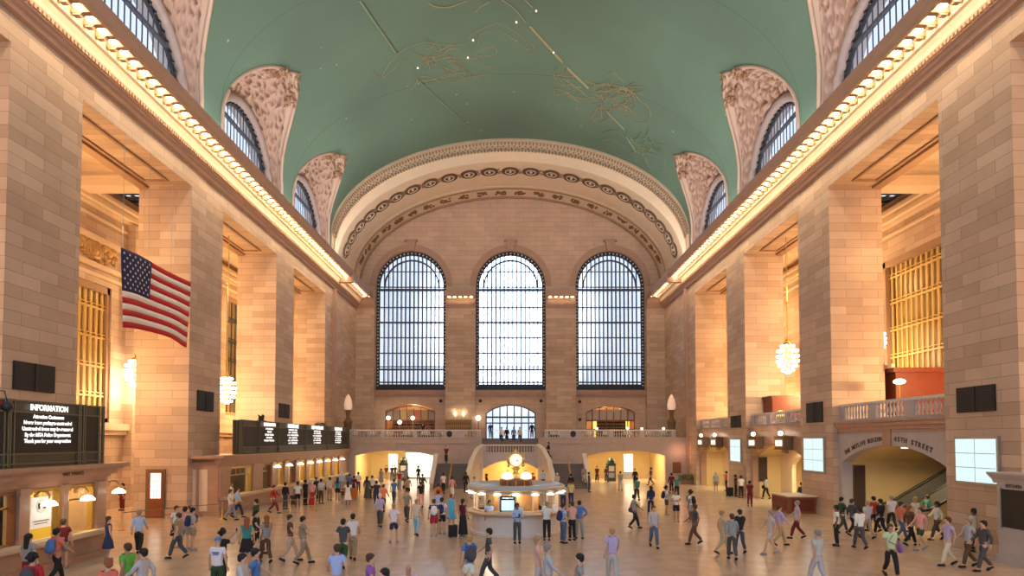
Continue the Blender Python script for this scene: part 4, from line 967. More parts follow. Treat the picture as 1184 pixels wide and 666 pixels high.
m = MB(); m.prism([(-1.2, 0), (1.2, 0), (.9, .18), (.4, .3), (-.4, .3), (-.9, .18)], lambda u, v, w_: (w_, u + 4, 2.2 + v), -.4, 0); m.build('crest', BOARD, B2)
o = thing('bronze_ornament', 'small dark bronze ornament on top of the far departure board', 'sculpture', (-17.4, 42.9, 5.86)); MB().ball((0, 0, .2), (.2, .3, .2), 8, 5).ball((0, .3, .35), (.12, .15, .16), 8, 5).tube([(0, -.2, .3), (0, -.5, .45)], [.08, .03], 6).build('figure', IRON, o, True); MB().box(-.2, .2, -.35, .35, 0, .08).build('base', IRON, o)
o = thing('board_lamp', 'round spot lamp on a curved arm at the top of the near departure board', 'lamp', (-15.9, 18.75, 5.85)); MB().ball((.25, .35, -.25), .17, 12, 8).build('lamp_head', IRON, o, True); MB().tube([(0, 0, 0), (.1, .1, .25), (.2, .3, .22), (.25, .35, -.1)], .02, 6).build('arm', IRON, o)
text('EAST TERRACE', (-15.86, 22.4, 3.33), (pi / 2, 0, pi / 2), .16, LETTERD, None, .004).name = 'carved_lettering'
tag(bpy.data.objects['carved_lettering'], 'small carved lettering on the ledge of the near ticket office', 'lettering')

# ---------------------------------------------------------------- vents, wall screens, signs
def vent(s, y0, y1, z0, z1, lab):
    o = thing('speaker_grille', lab, 'grille', (s * 19.0, (y0 + y1) / 2, (z0 + z1) / 2)); hy, hz = (y1 - y0) / 2, (z1 - z0) / 2
    MB().box(0, -s * .08, -hy, hy, -hz, hz).build('panel', BLACK, o)
    m = MB()
    for k in range(10): m.box(-s * .08, -s * .1, -hy + .06, hy - .06, -hz + .08 + k * (2 * hz - .12) / 10, -hz + .1 + k * (2 * hz - .12) / 10)
    m.box(-s * .08, -s * .12, -.03, .03, -hz, hz); m.build('slats', IRON, o)
vent(-1, 23.4, 25.5, 6.5, 7.6, 'large black speaker grille above the near departure board'); vent(-1, 37.2, 39.2, 6.35, 7.6, 'black speaker grille on the second left pier'); vent(-1, 50.4, 52.7, 6.4, 7.6, 'black speaker grille above the far departure board')
vent(1, 24.0, 26.05, 5.7, 6.75, 'large black speaker grille above the nearest right wall screen'); vent(1, 37.3, 39.3, 5.65, 6.9, 'black speaker grille on the second right pier'); vent(1, 50.6, 52.8, 5.6, 6.6, 'smallest black speaker grille on the third right pier')
def wscreen(y0, y1, z0, z1, lab):
    o = thing('wall_screen', lab, 'screen', (18.99, (y0 + y1) / 2, (z0 + z1) / 2)); hy, hz = (y1 - y0) / 2, (z1 - z0) / 2
    MB().box(-.1, 0, -hy - .12, hy + .12, -hz - .12, hz + .12).build('screen_frame', STEEL, o)
    MB().box(-.12, -.1, -hy, hy, -hz, hz).build('display', SCR, o)
    m = MB().box(-.125, -.12, -.012, .012, -hz, hz)
    for k in (1, 2): m.box(-.125, -.12, -hy, hy, -hz + 2 * hz * k / 3 - .012, -hz + 2 * hz * k / 3 + .012)
    m.build('panel_joints', STEEL, o)
wscreen(23.95, 26.1, 2.85, 4.6, 'nearest large pale blue video screen on the right wall'); wscreen(37.2, 39.6, 2.65, 4.65, 'second pale blue video screen on the right wall'); wscreen(50.6, 52.8, 2.8, 4.6, 'smallest farthest pale blue video screen on the right wall')
# right side bays: balcony fronts with arches, tunnels, signs
for k, (a, b) in enumerate(zip(FAR[:4], NEAR[1:])):
    if k == 0: continue
    zc, zs = 4.3, 3.3
    A = segarch(a + .35, b - .35, 0, zs, zc)
    T = TX(1)
    o = struct(MB().prism([(a, 0), (a + .35, 0)] + A[2:][::-1] + [(b - .35, 0), (b, 0), (b, 5.2), (a, 5.2)], T, 19.35, 19.9).build('wall_right_bay', GREYST if k == 1 else BROWNST))
    m = MB()
    for z0, z1, d in ((5.1, 5.3, .08), (5.3, 5.5, .2), (5.5, 5.62, .3)): m.box(19.35, 19.35 - d, a, b, z0, z1)
    if k == 1: m.box(19.35, 19.27, (a + b) / 2 - .35, (a + b) / 2 + .35, 4.25, 5.1); m.box(19.35, 19.3, a, b, 4.95, 5.05)
    struct(m.build('trim_bay_ledge', BROWNST))
    struct(MB().box(19.5, 26.5, a, b, 5.2, 5.62).build('floor_upper_gallery', GREYST))
    n = 3; L_ = (b - a - .9 - (n - 1) * .7) / n
    balustrade('balustrade', ['', 'stone balustrade of the nearest right gallery over the wide arch', 'stone balustrade of the second right gallery over two signs', 'farthest stone balustrade of the right galleries'][k], [(a + .45 + i * (L_ + .7), a + .45 + i * (L_ + .7) + L_) for i in range(n)], 19.6, 5.62, along='Y', h=1.02, pitch=.28)
    # tunnel lining
    m = MB().grid([[(x, p[0], p[1]) for p in A[2:]] for x in (19.9, 27.5)])
    m.box(19.9, 27.5, b - .33, b, 0, 4.4); m.box(19.9, 27.5, a, a + .33, 0, 4.4); m.box(27.4, 27.6, a, b, 0, 5)
    struct(m.build('wall_right_tunnel', YELLOWP))
    if k > 1:
        # inner pale cross arch and grey doorway
        m = MB().prism([(a + .35, 0), (a + 1.4, 0), (a + 1.4, 2.4)] + arc((a + b) / 2 - .4, 2.4, (b - a) / 2 - 1.9, 1.1, 180, 0, 12) + [(b - 2.3, 0), (b - .35, 0), (b - .35, 4.0), (a + .35, 4.0)], T, 21.6, 21.9); struct(m.build('trim_inner_arch', CREAMS))
        o = struct(MB().box(21.0, 21.5, a + 1.0, a + 3.1, 0, 2.9).build('door_%d' % (k + 1), STEEL))
    if k < 3:
        yy = b - .35; o = thing('door_%d' % (k + 4), 'dark narrow door panel on the yellow wall of the %s right passage' % ['', 'nearest', 'second'][k], 'door', (20.3 if k == 1 else 20.15, yy, 0)); o['kind'] = 'structure'
        z0, z1 = (0.2, 3.05) if k == 1 else (1.3, 3.15)
        MB().box(-.3, .3, -.08, 0, z0, z1).build('door_leaf', DARKIN, o); MB().box(-.36, .36, -.04, 0, z0 - .06, z1 + .06).build('door_frame', SHADEST, o)
    for j, x in enumerate((20.8, 23.6)):
        area('passage_light', (x, (a + b) / 2, 4.1), 1.0, 110 if k == 1 else 170, (1, .74, .36) if k == 1 else (1, .84, .45), spread=150)
    m = MB()
    for x in (20.6, 22.3, 24): m.lathe([(0, 0), (.16, 0), (.16, -.05), (0, -.06)], (x, (a + b) / 2 + .6, 4.17), 12)
    struct(m.build('trim_recessed_lights', SHADEL))
text('THE METLIFE BUILDING', (0, 0, 0), (0, 0, 0), .1, LETTERD).name = 'tmp'; bpy.data.objects.remove(bpy.data.objects['tmp'])
ar = thing('arch_lettering', 'carved lettering over the wide arch of the nearest right gallery', 'lettering', (19.34, 31.5, 4.3))
a_, b_ = FAR[1] + .35, NEAR[2] - .35; c_ = (b_ - a_) / 2; h_ = 1.0; R_ = (c_ * c_ + h_ * h_) / (2 * h_)
for word, y_mid in (('THE METLIFE BUILDING', 33.7), ('45TH STREET', 29.6)):
    n = len(word); st = .19 if len(word) > 12 else .26
    for i, ch in enumerate(word):
        if ch == ' ': continue
        y = y_mid - (i - (n - 1) / 2) * st; d = y - 31.55; th = math.asin(d / (R_ + .3)); z = 4.3 - R_ + (R_ + .32) * cos(th)
        t_ = text(ch, (0, y - 31.5, z - 4.3), (pi / 2, 0, -pi / 2), .33, LETTERD, ar, .01, name='letter'); t_.rotation_euler = Matrix.Rotation(-th, 3, 'X').to_4x4().to_3x3() .__matmul__(t_.rotation_euler.to_matrix()).to_euler()
# gate signs
def gate_sign(y, word, lab):
    o = thing('gate_sign', lab, 'sign', (19.0, y, 4.35)); MB().box(-.3, .3, -.75, .75, -.4, .4).box(-.34, .3, -.8, .8, .4, .48).box(-.34, .3, -.8, .8, -.46, -.4).build('case', SHADEST, o)
    MB().box(-.33, -.3, -.66, .66, -.3, .3).box(.0, .25, -.3, .3, -.7, -.46).build('face', GILT, o); MB().box(-.345, -.33, -.5, .5, -.19, .19).build('lit_panel', mat('lit_sign_panel', (1, .95, .85), .5, emit=1.5, ecol=(1, .95, .85)) if 'lit_sign_panel' not in MATS else MATS['lit_sign_panel'], o)
    text(word, (-.35, 0, 0), (pi / 2, 0, -pi / 2), .26, LETTERD, o, .002)
    MB().ball((-.2, 0, .68), .16, 12, 8).build('globe', GLOWS, o, True); MB().box(-.25, .3, -.05, .05, .46, .54).build('arm', GILT, o)
gate_sign(47.6, '35', 'left lit gate sign under the second right gallery'); gate_sign(42.8, '36', 'right lit gate sign under the second right gallery')
gate_sign(60.6, '33', 'left lit gate sign under the farthest right gallery'); gate_sign(56.6, '34', 'right lit gate sign under the farthest right gallery')
point('gallery_glow', (18.3, 45, 5.0), 30, CREAM, .2); point('gallery_glow', (18.3, 58.5, 5.0), 25, CREAM, .2)
# escalator
es = thing('escalator', 'steel escalator rising to the right through the wide arch', 'escalator', (22.9, 32, 0)); es['kind'] = 'structure'
for y in (31.2, 32.9, 34.6):
    pr_ = [(-2.4, 0), (-2.4, .9), (-1.6, 1.0), (4.6, 4.6), (5.2, 4.6), (5.2, 3.4), (-1.2, 0)]
    m = MB().prism(pr_, lambda u, v, w_, y=y: (u, y - 32 + w_, v), -.1, .1); m.build('side_panel', STEEL, es)
    MB().tube([(-2.5, y - 32, .5), (-2.45, y - 32, .95), (-1.6, y - 32, 1.08), (4.6, y - 32, 4.68), (5.2, y - 32, 4.68)], .08, 8).build('handrail', RUBBER, es)
m = MB()
for j, y in enumerate((31.3, 33.0)):
    for k in range(24): m.box(-1.3 + k * .26, 5.2, y - 32, y + 1.5 - 32, k * .15 - .1, k * .15 + .05)
m.build('steps', RUBBER, es)
# red cabin on the nearest right gallery
cb = thing('gallery_cabin', 'red mahogany cabin with a white counter edge on the nearest right gallery', 'cabin', (24.5, 39.0, 5.62))
MB().box(-2.0, 1.8, -3.2, 3.4, 0, 3.0).build('walls', REDWOOD, cb); MB().box(-2.25, 1.9, -3.4, 3.6, 2.9, 3.15).build('roof_edge', REDWOOD, cb)
m = MB()
for k in range(26): m.box(-2.3, -2.1, -3.3 + k * .26, -3.15 + k * .26, 3.15, 3.4)
m.build('pale_cresting', CREAMS, cb)
MB().box(-2.06, -2.0, 1.0, 3.0, .6, 2.4).build('picture_frame', WHITE, cb); MB().box(-2.09, -2.05, 1.25, 2.75, .8, 2.2).build('picture', DARKIN, cb.children[-1]); MB().box(-2.04, -2.0, -1.0, .6, 0, 2.2).build('cabin_door', DARKIN, cb)
o = thing('floor_lamp', 'oval white lamp glowing in front of the red cabin', 'lamp', (21.7, 34.2, 5.62)); MB().ball((0, 0, 2.2), (.32, .32, .16), 12, 7).build('shade', SHADEL, o, True); MB().lathe([(.18, 0), (.18, .04), (.02, .06), (.02, 2.1)], (0, 0, 0), 8).build('pole', BRASS, o)
o = thing('gallery_cabin', 'small red mahogany cabin on the second right gallery', 'cabin', (21.6, 49.0, 5.62)); MB().box(-1.2, 1.2, -1.2, .5, 0, 2.2).box(-1.3, 1.3, -1.3, .55, 2.2, 2.4).build('walls', REDWOOD, o); MB().ball((-.7, -1.5, .9), .34, 12, 8).build('globe', mat('yellow_globe', (1, .8, .3), .5, emit=1.5, ecol=(1, .75, .25)), o, True)
# flag
fg = thing('american_flag', 'large American flag hanging along the left wall in front of the nearest opening', 'flag', (-18.9, 32.8, 13.9))
FL, FH = 6.5, 3.9
def fp(u, v):  # u along Y 0..1, v down 0..1
    return Vector((.12 * sin(u * 9 + v * 2) * (.3 + v), (u - .5) * FL * (1 - .012 * v), -v * FH * (1 - .06 * sin(pi * u) * 1.0) + .05 * sin(u * 6)))
RED = mat('flag_red', (.50, .015, .02), .8); FWH = mat('flag_white', (.85, .8, .78), .8); FBL = mat('flag_blue', (.015, .02, .09), .8)
for i in range(13):
    u0 = .4 if i < 7 else 0
    g = MB().grid([[fp(u0 + (1 - u0) * a / 30, (i + b / 2) / 13) for a in range(31)] for b in range(3)]); me = g.build('stripe', RED if i % 2 == 0 else FWH, fg, True)
    md = me.modifiers.new('thickness', 'SOLIDIFY'); md.thickness = .012
g = MB().grid([[fp(.4 * a / 14, 7 / 13 * b / 10) for a in range(15)] for b in range(11)]); me = g.build('canton', FBL, fg, True); md = me.modifiers.new('thickness', 'SOLIDIFY'); md.thickness = .012
m = MB()
for r_ in range(9):
    for c_ in range(6 if r_ % 2 == 0 else 5):
        u = .4 * ((c_ * 2 + 1 + (r_ % 2)) / 12); v = 7 / 13 * (r_ + 1) / 10; q = fp(u, v); pts = []
        for k in range(10): a = pi / 2 + k * pi / 5; R__ = .075 if k % 2 == 0 else .03; pts.append((q.y + R__ * cos(a), q.z + R__ * sin(a)))
        m.prism(pts, lambda uu, vv, ww, q=q: (q.x + ww, uu, vv), .012, .02)
m.build('stars', FWH, fg)
m = MB()
for u in (.02, .35, .68, .98): q = fp(u, 0); m.tube([tuple(q), (0, q.y, 5.8)], .012, 4)
m.build('suspension_wires', STEEL, fg)

# ---------------------------------------------------------------- chandeliers
cr_me = None
def chandelier(x, y, z, ztop, lab, r=.72, h=1.0):
    g = thing('chandelier', lab, 'chandelier', (x, y, z))
    MB().tube([(0, 0, h * 1.1), (0, 0, ztop - z)], .03, 6).build('hanging_rod', BRASS, g)
    MB().lathe([(.0, h * 1.25), (.12, h * 1.2), (.1, h * 1.05), (.3, h * .95), (.34, h * .85), (.3, h * .8), (.1, -h * .8), (0, -h)], (0, 0, 0), 12).build('frame', BRASS, g, True)
    for q in (.35, .65): MB().ball((0, 0, h * 1.2 + (ztop - z - h * 1.2) * q), .1, 8, 6).build('rod_knop', BRASS, g, True)
    m = MB()
    for j, (rr_, zz) in enumerate(((.62, .75), (.95, .45), (1, .1), (1, -.22), (.85, -.52), (.55, -.8), (.15, -.95))):
        n = max(4, int(16 * rr_))
        for k in range(n): a = 2 * pi * (k + (j % 2) * .5) / n; m.ball((r * rr_ * cos(a), r * rr_ * sin(a), h * zz), .095, 6, 4)
    q = m.build('crystal_bulbs', GLOWC, g, True); q['kind'] = 'stuff'
    point('chandelier_light', (x, y, z - h - .3), 260, WARM, .5)
chandelier(-20.7, 44.8, 8.25, 19.6, 'glowing chandelier hanging in the second left opening', .6, 1.05); chandelier(20.4, 45.05, 10.6, 19.6, 'glowing chandelier hanging in the second right opening', .72, 1.15)
chandelier(-25.2, 41.3, 9.1, 20.8, 'chandelier half hidden behind the second left pier', .65, 1.0); chandelier(24.75, 41.5, 11.3, 20.8, 'chandelier half hidden behind the second right pier', .6, .9)
# door in the side of the second left pier
o = thing('door_9', 'door with a bright gridded pane in the side of the second left pier', 'door', (-20.75, 36.25, 0)); o['kind'] = 'structure'
MB().box(-.62, .5, -.12, .02, 0, 2.85).build('door_frame', SHADEST, o); MB().box(-.4, .4, -.16, -.12, 0, 2.7).build('door_leaf', WOOD, o)
MB().box(-.3, .3, -.18, -.16, 1.15, 2.62).build('lit_pane', SHOPW, o); m = MB()
for k in range(5): m.box(-.3, .3, -.19, -.18, 1.3 + k * .28, 1.32 + k * .28)
for k in (-.1, .1): m.box(k - .01, k + .01, -.19, -.18, 1.15, 2.62)
m.build('pane_grid', STEEL, o)
# ---------------------------------------------------------------- kiosk, desk, barriers
kx = thing('kiosk', 'grey stone kiosk with a dark board at the right edge of the floor', 'kiosk', (18.6, 22.35, 0))
MB().box(-.35, .4, -.9, .78, 0, 2.95).build('body', GREYST, kx); MB().box(-.45, .4, -1.0, .85, 0, .3).box(-.4, .4, -.95, .8, 1.05, 1.15).build('plinth', GREYST, kx)
MB().prism([(-.35, 2.95), (-.42, 3.1), (-.62, 3.3), (-.62, 3.36), (.4, 3.36), (.4, 2.95)], lambda u, v, w_: (u, w_, v), -1.1, .95).build('cornice', GREYST, kx)
MB().box(-.38, -.35, -.55, .55, 1.35, 2.75).build('black_board', BLACK, kx); MB().box(-.41, -.38, -.62, -.55, 1.3, 2.8).build('board_edge', STEEL, kx); MB().box(-.41, -.38, .55, .62, 1.3, 2.8).build('board_edge', STEEL, kx)
text('KITCHEN', (-.37, 0, 2.87), (pi / 2, 0, -pi / 2), .17, LETTERD, kx, .004)
dk = thing('reception_desk', 'cherry wood desk with a pale top beside the second right pier', 'desk', (18.2, 39.3, 0)); MB().box(-1.0, .75, -1.1, 1.3, 0, 1.02).build('desk_body', WOOD, dk); MB().box(-1.1, .8, -1.2, 1.4, 1.02, 1.1).build('desk_top', CREAMS, dk); MB().box(-1.02, -1.0, -.9, 1.1, .15, .9).box(-.8, .6, -1.12, -1.1, .15, .9).build('panels', REDWOOD, dk)
post_me = MB().lathe([(0, 0), (.17, 0), (.17, .03), (.03, .06), (.03, .9), (.045, .92), (.045, .98), (0, .99)], (0, 0, 0), 12).mesh('post', BRASS, True)
BP = [(-19.6, 31.2), (-17.9, 34.2), (-16.6, 35.6), (-15.0, 36.2), (-13.4, 37.6), (-12.6, 39.8), (-16.2, 31.0), (-17.9, 29.6)]
for i, (x, y) in enumerate(BP):
    g = thing('barrier_post', 'brass queue barrier post near the left ticket offices', 'barrier', (x, y, 0), group='queue barrier posts'); link('post', post_me, g)
    if i not in (5, 7):
        x2, y2 = BP[i + 1]; MB().prism([(0, .86), (1, .86), (1, .92), (.5, .9), (0, .92)], lambda u, v, w_, x=x, y=y, x2=x2, y2=y2: ((x2 - x) * u, (y2 - y) * u + w_, v), -.006, .006).build('belt', mat('belt_tan', (.3, .16, .1), .8) if 'belt_tan' not in MATS else MATS['belt_tan'], g)

# ---------------------------------------------------------------- people
SKINS = {'pale': (.62, .38, .27), 'tan': (.45, .25, .16), 'brown': (.2, .1, .06), 'dark': (.09, .045, .03)}
HAIRS = {'black': (.012, .01, .01), 'brown': (.07, .035, .02), 'blond': (.42, .27, .12), 'white': (.6, .58, .55), 'grey': (.25, .24, .23), 'ginger': (.28, .09, .03)}
COLS = {'white': (.78, .78, .78), 'black': (.015, .015, .018), 'navy': (.02, .035, .12), 'blue': (.08, .2, .5), 'light blue': (.38, .55, .78), 'sky blue': (.1, .42, .75), 'grey': (.3, .3, .31), 'dark grey': (.07, .07, .08),
        'light grey': (.5, .5, .52), 'beige': (.52, .42, .3), 'khaki': (.32, .25, .16), 'tan': (.42, .3, .18), 'brown': (.12, .06, .035), 'red': (.45, .02, .025), 'dark red': (.16, .012, .02), 'maroon': (.12, .01, .02),
        'coral': (.75, .2, .13), 'pink': (.72, .38, .36), 'lilac': (.48, .4, .62), 'purple': (.3, .12, .4), 'green': (.15, .5, .08), 'dark green': (.03, .07, .03), 'teal': (.03, .25, .25), 'orange': (.6, .16, .04),
        'yellow': (.7, .6, .15), 'cream': (.7, .62, .48), 'denim': (.08, .13, .22), 'striped green': (.55, .7, .35), 'plaid': (.1, .025, .03), 'pale yellow': (.62, .64, .3)}
def skin_mesh(name, verts, edges, radii, m_, sub=1, root=0):
    me = bpy.data.meshes.new(name + '_rig'); me.from_pydata([tuple(v) for v in verts], edges, []); o = bpy.data.objects.new(name + '_rig', me); col.objects.link(o)
    md = o.modifiers.new('skin', 'SKIN'); md.use_smooth_shade = True
    for i, r in enumerate(radii):
        sv = me.skin_vertices[0].data[i]; sv.radius = r if isinstance(r, tuple) else (r, r); sv.use_root = (i == root)
    o.modifiers.new('sub', 'SUBSURF').levels = sub
    dg = bpy.context.evaluated_depsgraph_get(); dg.update(); out = bpy.data.meshes.new_from_object(o.evaluated_get(dg)); out.name = name
    bpy.data.objects.remove(o); bpy.data.meshes.remove(me); out.materials.clear(); out.materials.append(m_)
    out.polygons.foreach_set('use_smooth', [True] * len(out.polygons)); return out
# arms: (elbow, wrist) for right (+x) and left; legs: (knee, ankle)
A_DN = ((.235, .02, 1.16), (.25, -.05, .92)); L_ST = ((.1, -.01, .5), (.11, .03, .09))
POSES = {
 'stand': dict(aR=A_DN, aL=A_DN, lR=L_ST, lL=L_ST),
 'walk': dict(aR=((.22, .12, 1.17), (.24, .06, .94)), aL=((.22, -.1, 1.18), (.22, -.3, 1.02)), lR=((.09, -.17, .53), (.09, -.27, .11)), lL=((.09, .04, .5), (.09, .33, .19))),
 'stride': dict(aR=((.22, -.12, 1.18), (.2, -.33, 1.06)), aL=((.23, .15, 1.17), (.25, .1, .94)), lR=((.09, .06, .5), (.09, .38, .2)), lL=((.09, -.2, .54), (.09, -.3, .11))),
 'phone': dict(aR=((.22, -.02, 1.17), (.07, -.27, 1.2)), aL=((.22, -.02, 1.17), (.09, -.25, 1.17)), lR=L_ST, lL=L_ST),
 'photo': dict(aR=((.26, -.2, 1.32), (.1, -.36, 1.55)), aL=((.26, -.2, 1.32), (.1, -.36, 1.53)), lR=L_ST, lL=L_ST),
 'hips': dict(aR=((.36, .08, 1.2), (.2, -.03, 1.02)), aL=((.36, .08, 1.2), (.2, -.03, 1.02)), lR=((.13, -.01, .5), (.15, .03, .09)), lL=((.13, -.01, .5), (.15, .03, .09))),
 'crossed': dict(aR=((.25, -.03, 1.18), (.02, -.2, 1.22)), aL=((.25, -.03, 1.18), (.04, -.23, 1.16)), lR=L_ST, lL=L_ST),
 'point': dict(aR=((.3, -.18, 1.38), (.3, -.43, 1.4)), aL=A_DN, lR=L_ST, lL=L_ST),
 'strap': dict(aR=((.24, -.02, 1.17), (.14, -.16, 1.34)), aL=A_DN, lR=((.11, -.03, .5), (.12, .0, .09)), lL=L_ST),
 'lean': dict(aR=((.2, -.1, 1.2), (.12, -.34, 1.12)), aL=((.2, -.1, 1.2), (.12, -.34, 1.12)), lR=((.1, -.04, .5), (.1, .1, .1)), lL=L_ST, lean=.42),
}
CACHE = {}
def body_parts(pose):
    if ('b', pose) in CACHE: return CACHE[('b', pose)]
    p = POSES[pose]; k_ = p.get('lean', 0)
    def ln(q): return (q[0], q[1] - (max(0, q[2] - .98)) * k_, q[2] - .05 * k_ * max(0, q[2] - .98))
    V, E, R = [], [], []
    def add(q, r, par=None):
        V.append(ln(q)); R.append(r); i = len(V) - 1
        if par is not None: E.append((par, i))
        return i
    pel = add((0, 0, .96), (.15, .105)); sp = add((0, -.005, 1.14), (.125, .09), pel); ch = add((0, .01, 1.32), (.155, .105), sp); nb = add((0, .015, 1.46), (.075, .07), ch)
    nk = add((0, .0, 1.53), (.052, .052), nb); hb = add((0, -.012, 1.585), (.068, .075), nk); hm = add((0, -.012, 1.66), (.078, .092), hb); ht = add((0, .005, 1.725), (.06, .07), hm)
    add((0, -.118, 1.635), (.012, .014), hm)
    hands = []
    for s, arm, leg in ((1, p['aR'], p['lR']), (-1, p['aL'], p['lL'])):
        f = lambda q: (q[0] * s, q[1], q[2])
        sh = add(f((.165, .01, 1.42)), .058, ch); el = add(f(arm[0]), .042, sh); wr = add(f(arm[1]), (.028, .024), el)
        d = (Vector(f(arm[1])) - Vector(f(arm[0]))).normalized(); q = Vector(f(arm[1])); side = d.cross(Vector((0, 1, 0)) if abs(d.z) > .6 else Vector((0, 0, 1))).normalized(); nrm = d.cross(side).normalized()
        pm = add(tuple(q + d * .07), (.036, .02), wr)
        for j, (off, l_) in enumerate(((-.03, .062), (-.01, .075), (.01, .07), (.029, .055))):
            b0 = add(tuple(q + d * .105 + side * off), .0095, pm); add(tuple(q + d * (.105 + l_) + side * off * 1.15 + nrm * .02), .0075, b0)
        t0 = add(tuple(q + d * .06 - side * .045), .011, pm); add(tuple(q + d * .1 - side * .06 + nrm * .01), .008, t0)
        hands.append(ln(tuple(q + d * .09)))
        hp = add(f((.09, 0, .9)), .092, pel); kn = add(f(leg[0]), .058, hp); cf = add(tuple(Vector(f(leg[0])).lerp(Vector(f(leg[1])), .35)), .055, kn); an = add(f(leg[1]), .036, cf)
        add((leg[1][0] * s, leg[1][1] - .13, max(.035, leg[1][2] - .06)), (.036, .025), an)
    me = skin_mesh('body', V, E, R, SKIN); CACHE[('b', pose)] = (me, hands); return me, hands
def top_mesh(pose, sleeve):
    key = ('t', pose, sleeve)
    if key in CACHE: return CACHE[key]
    p = POSES[pose]; k_ = p.get('lean', 0); ln = lambda q: (q[0], q[1] - (max(0, q[2] - .98)) * k_, q[2] - .05 * k_ * max(0, q[2] - .98))
    V = [(0, 0, .9), (0, 0, 1.0), (0, -.005, 1.15), (0, .01, 1.33), (0, .018, 1.455)]; E = [(0, 1), (1, 2), (2, 3), (3, 4)]; R = [(.175, .125), (.17, .125), (.155, .115), (.18, .13), (.085, .08)]
    for s, arm in ((1, p['aR']), (-1, p['aL'])):
        f = lambda q: Vector((q[0] * s, q[1], q[2])); i = len(V); sh, el, wr = f((.165, .01, 1.42)), f(arm[0]), f(arm[1])
        V.append(tuple(sh)); R.append(.082); E.append((3, i))
        if sleeve == 'short': V.append(tuple(sh.lerp(el, .62))); R.append(.07); E.append((i, i + 1))
        elif sleeve == 'long': V += [tuple(el), tuple(el.lerp(wr, .93))]; R += [.06, .044]; E += [(i, i + 1), (i + 1, i + 2)]
        else: V.append(tuple(sh.lerp(el, .15))); R.append(.06); E.append((i, i + 1))
    CACHE[key] = skin_mesh('shirt', [ln(v) for v in V], E, R, CLOTH, root=2); return CACHE[key]
def bottom_mesh(pose, kind):
    key = ('l', pose, kind)
    if key in CACHE: return CACHE[key]
    p = POSES[pose]
    if kind in ('trousers', 'shorts'):
        V = [(0, 0, 1.0), (0, 0, .93)]; E = [(0, 1)]; R = [(.155, .115), (.165, .12)]
        for s, leg in ((1, p['lR']), (-1, p['lL'])):
            f = lambda q: Vector((q[0] * s, q[1], q[2])); i = len(V); hp, kn, an = f((.095, 0, .85)), f(leg[0]), f(leg[1])
            V.append(tuple(hp)); R.append(.108); E.append((1, i))
            if kind == 'shorts': V.append(tuple(hp.lerp(kn, .8))); R.append(.098); E.append((i, i + 1))
            else: V += [tuple(kn), tuple(an + Vector((0, 0, .0)))]; R += [.083, .068]; E += [(i, i + 1), (i + 1, i + 2)]
        CACHE[key] = skin_mesh('trousers', V, E, R, CLOTH, root=1)
    else:
        zb = {'skirt': .52, 'dress': .45, 'long skirt': .1}[kind]; kx = max(.0, abs(p['lR'][0][1]), abs(p['lL'][0][1]))
        m = MB(); rows_ = []
        for j in range(9):
            t = j / 8; z = 1.0 + (zb - 1.0) * t; rx, ry = .155 + .1 * t, .115 + (.09 + kx * .6) * t
            rows_.append([(rx * cos(2 * pi * i / 20) * (1 + .05 * t * sin(i * 2.5)), ry * sin(2 * pi * i / 20) * (1 + .05 * t * sin(i * 2.5)), z) for i in range(21)])
        m.grid(rows_); m.add([(0, 0, 1.0)] + [(.155 * cos(2 * pi * i / 20), .115 * sin(2 * pi * i / 20), 1.0) for i in range(20)], [(0, 1 + i, 1 + (i + 1) % 20) for i in range(20)])
        CACHE[key] = m.mesh('skirt', CLOTH, True)
    return CACHE[key]
def hair_mesh(kind):
    if ('h', kind) in CACHE: return CACHE[('h', kind)]
    m = MB()
    if kind == 'cap':
        m.ball((0, .0, 1.675), (.105, .12, .1), 14, 5, 0, 1); m.prism([(-.08, -.08), (.08, -.08), (.07, -.2), (0, -.22), (-.07, -.2)], TZ, 1.675, 1.69)
    elif kind == 'hat': m.ball((0, 0, 1.69), (.12, .13, .11), 14, 5, 0, 1); m.lathe([(.1, 0), (.2, .0), (.2, .015), (.1, .02)], (0, 0, 1.69), 18)
    else:
        m.ball((0, .022, 1.685), (.1, .112, .092), 14, 8); m.ball((0, .06, 1.63), (.088, .07, .085), 12, 6)
        if kind in ('long', 'ponytail'):
            r = (.1, .05) if kind == 'long' else (.035, .035)
            m.grid([[(r[0] * (1 - .15 * j / 6) * cos(2 * pi * i / 14), .075 + .02 * j / 6 + r[1] * sin(2 * pi * i / 14), 1.7 - .36 * j / 6) for i in range(15)] for j in range(7)])
            m.ball((0, .095, 1.34), (r[0] * .8, r[1], .04), 10, 4)
        if kind == 'curly':
            rr_ = random.Random(2)
            for _ in range(26): a, b = rr_.uniform(0, 6.28), rr_.uniform(-.2, 1.3); m.ball((.11 * cos(a) * cos(b), .03 + .115 * sin(a) * cos(b) * (1 if sin(a) > 0 else .5), 1.68 + .1 * sin(b)), .045, 6, 4)
    CACHE[('h', kind)] = m.mesh('hair', HAIRM, True); return CACHE[('h', kind)]
shoe_me = None
def shoe_mesh():
    m = MB().ball((0, -.055, .04), (.052, .135, .045), 10, 6); m.box(-.045, .045, -.18, .07, 0, .025); return m.mesh('shoe', CLOTH, True)
shoe_me = shoe_mesh()
eye_me = MB().ball((0, 0, 0), (.014, .006, .009), 6, 4).mesh('eye', WHITE, True)
pupil_me = MB().ball((0, -.004, 0), (.007, .005, .007), 6, 4).mesh('pupil', BLACK, True)
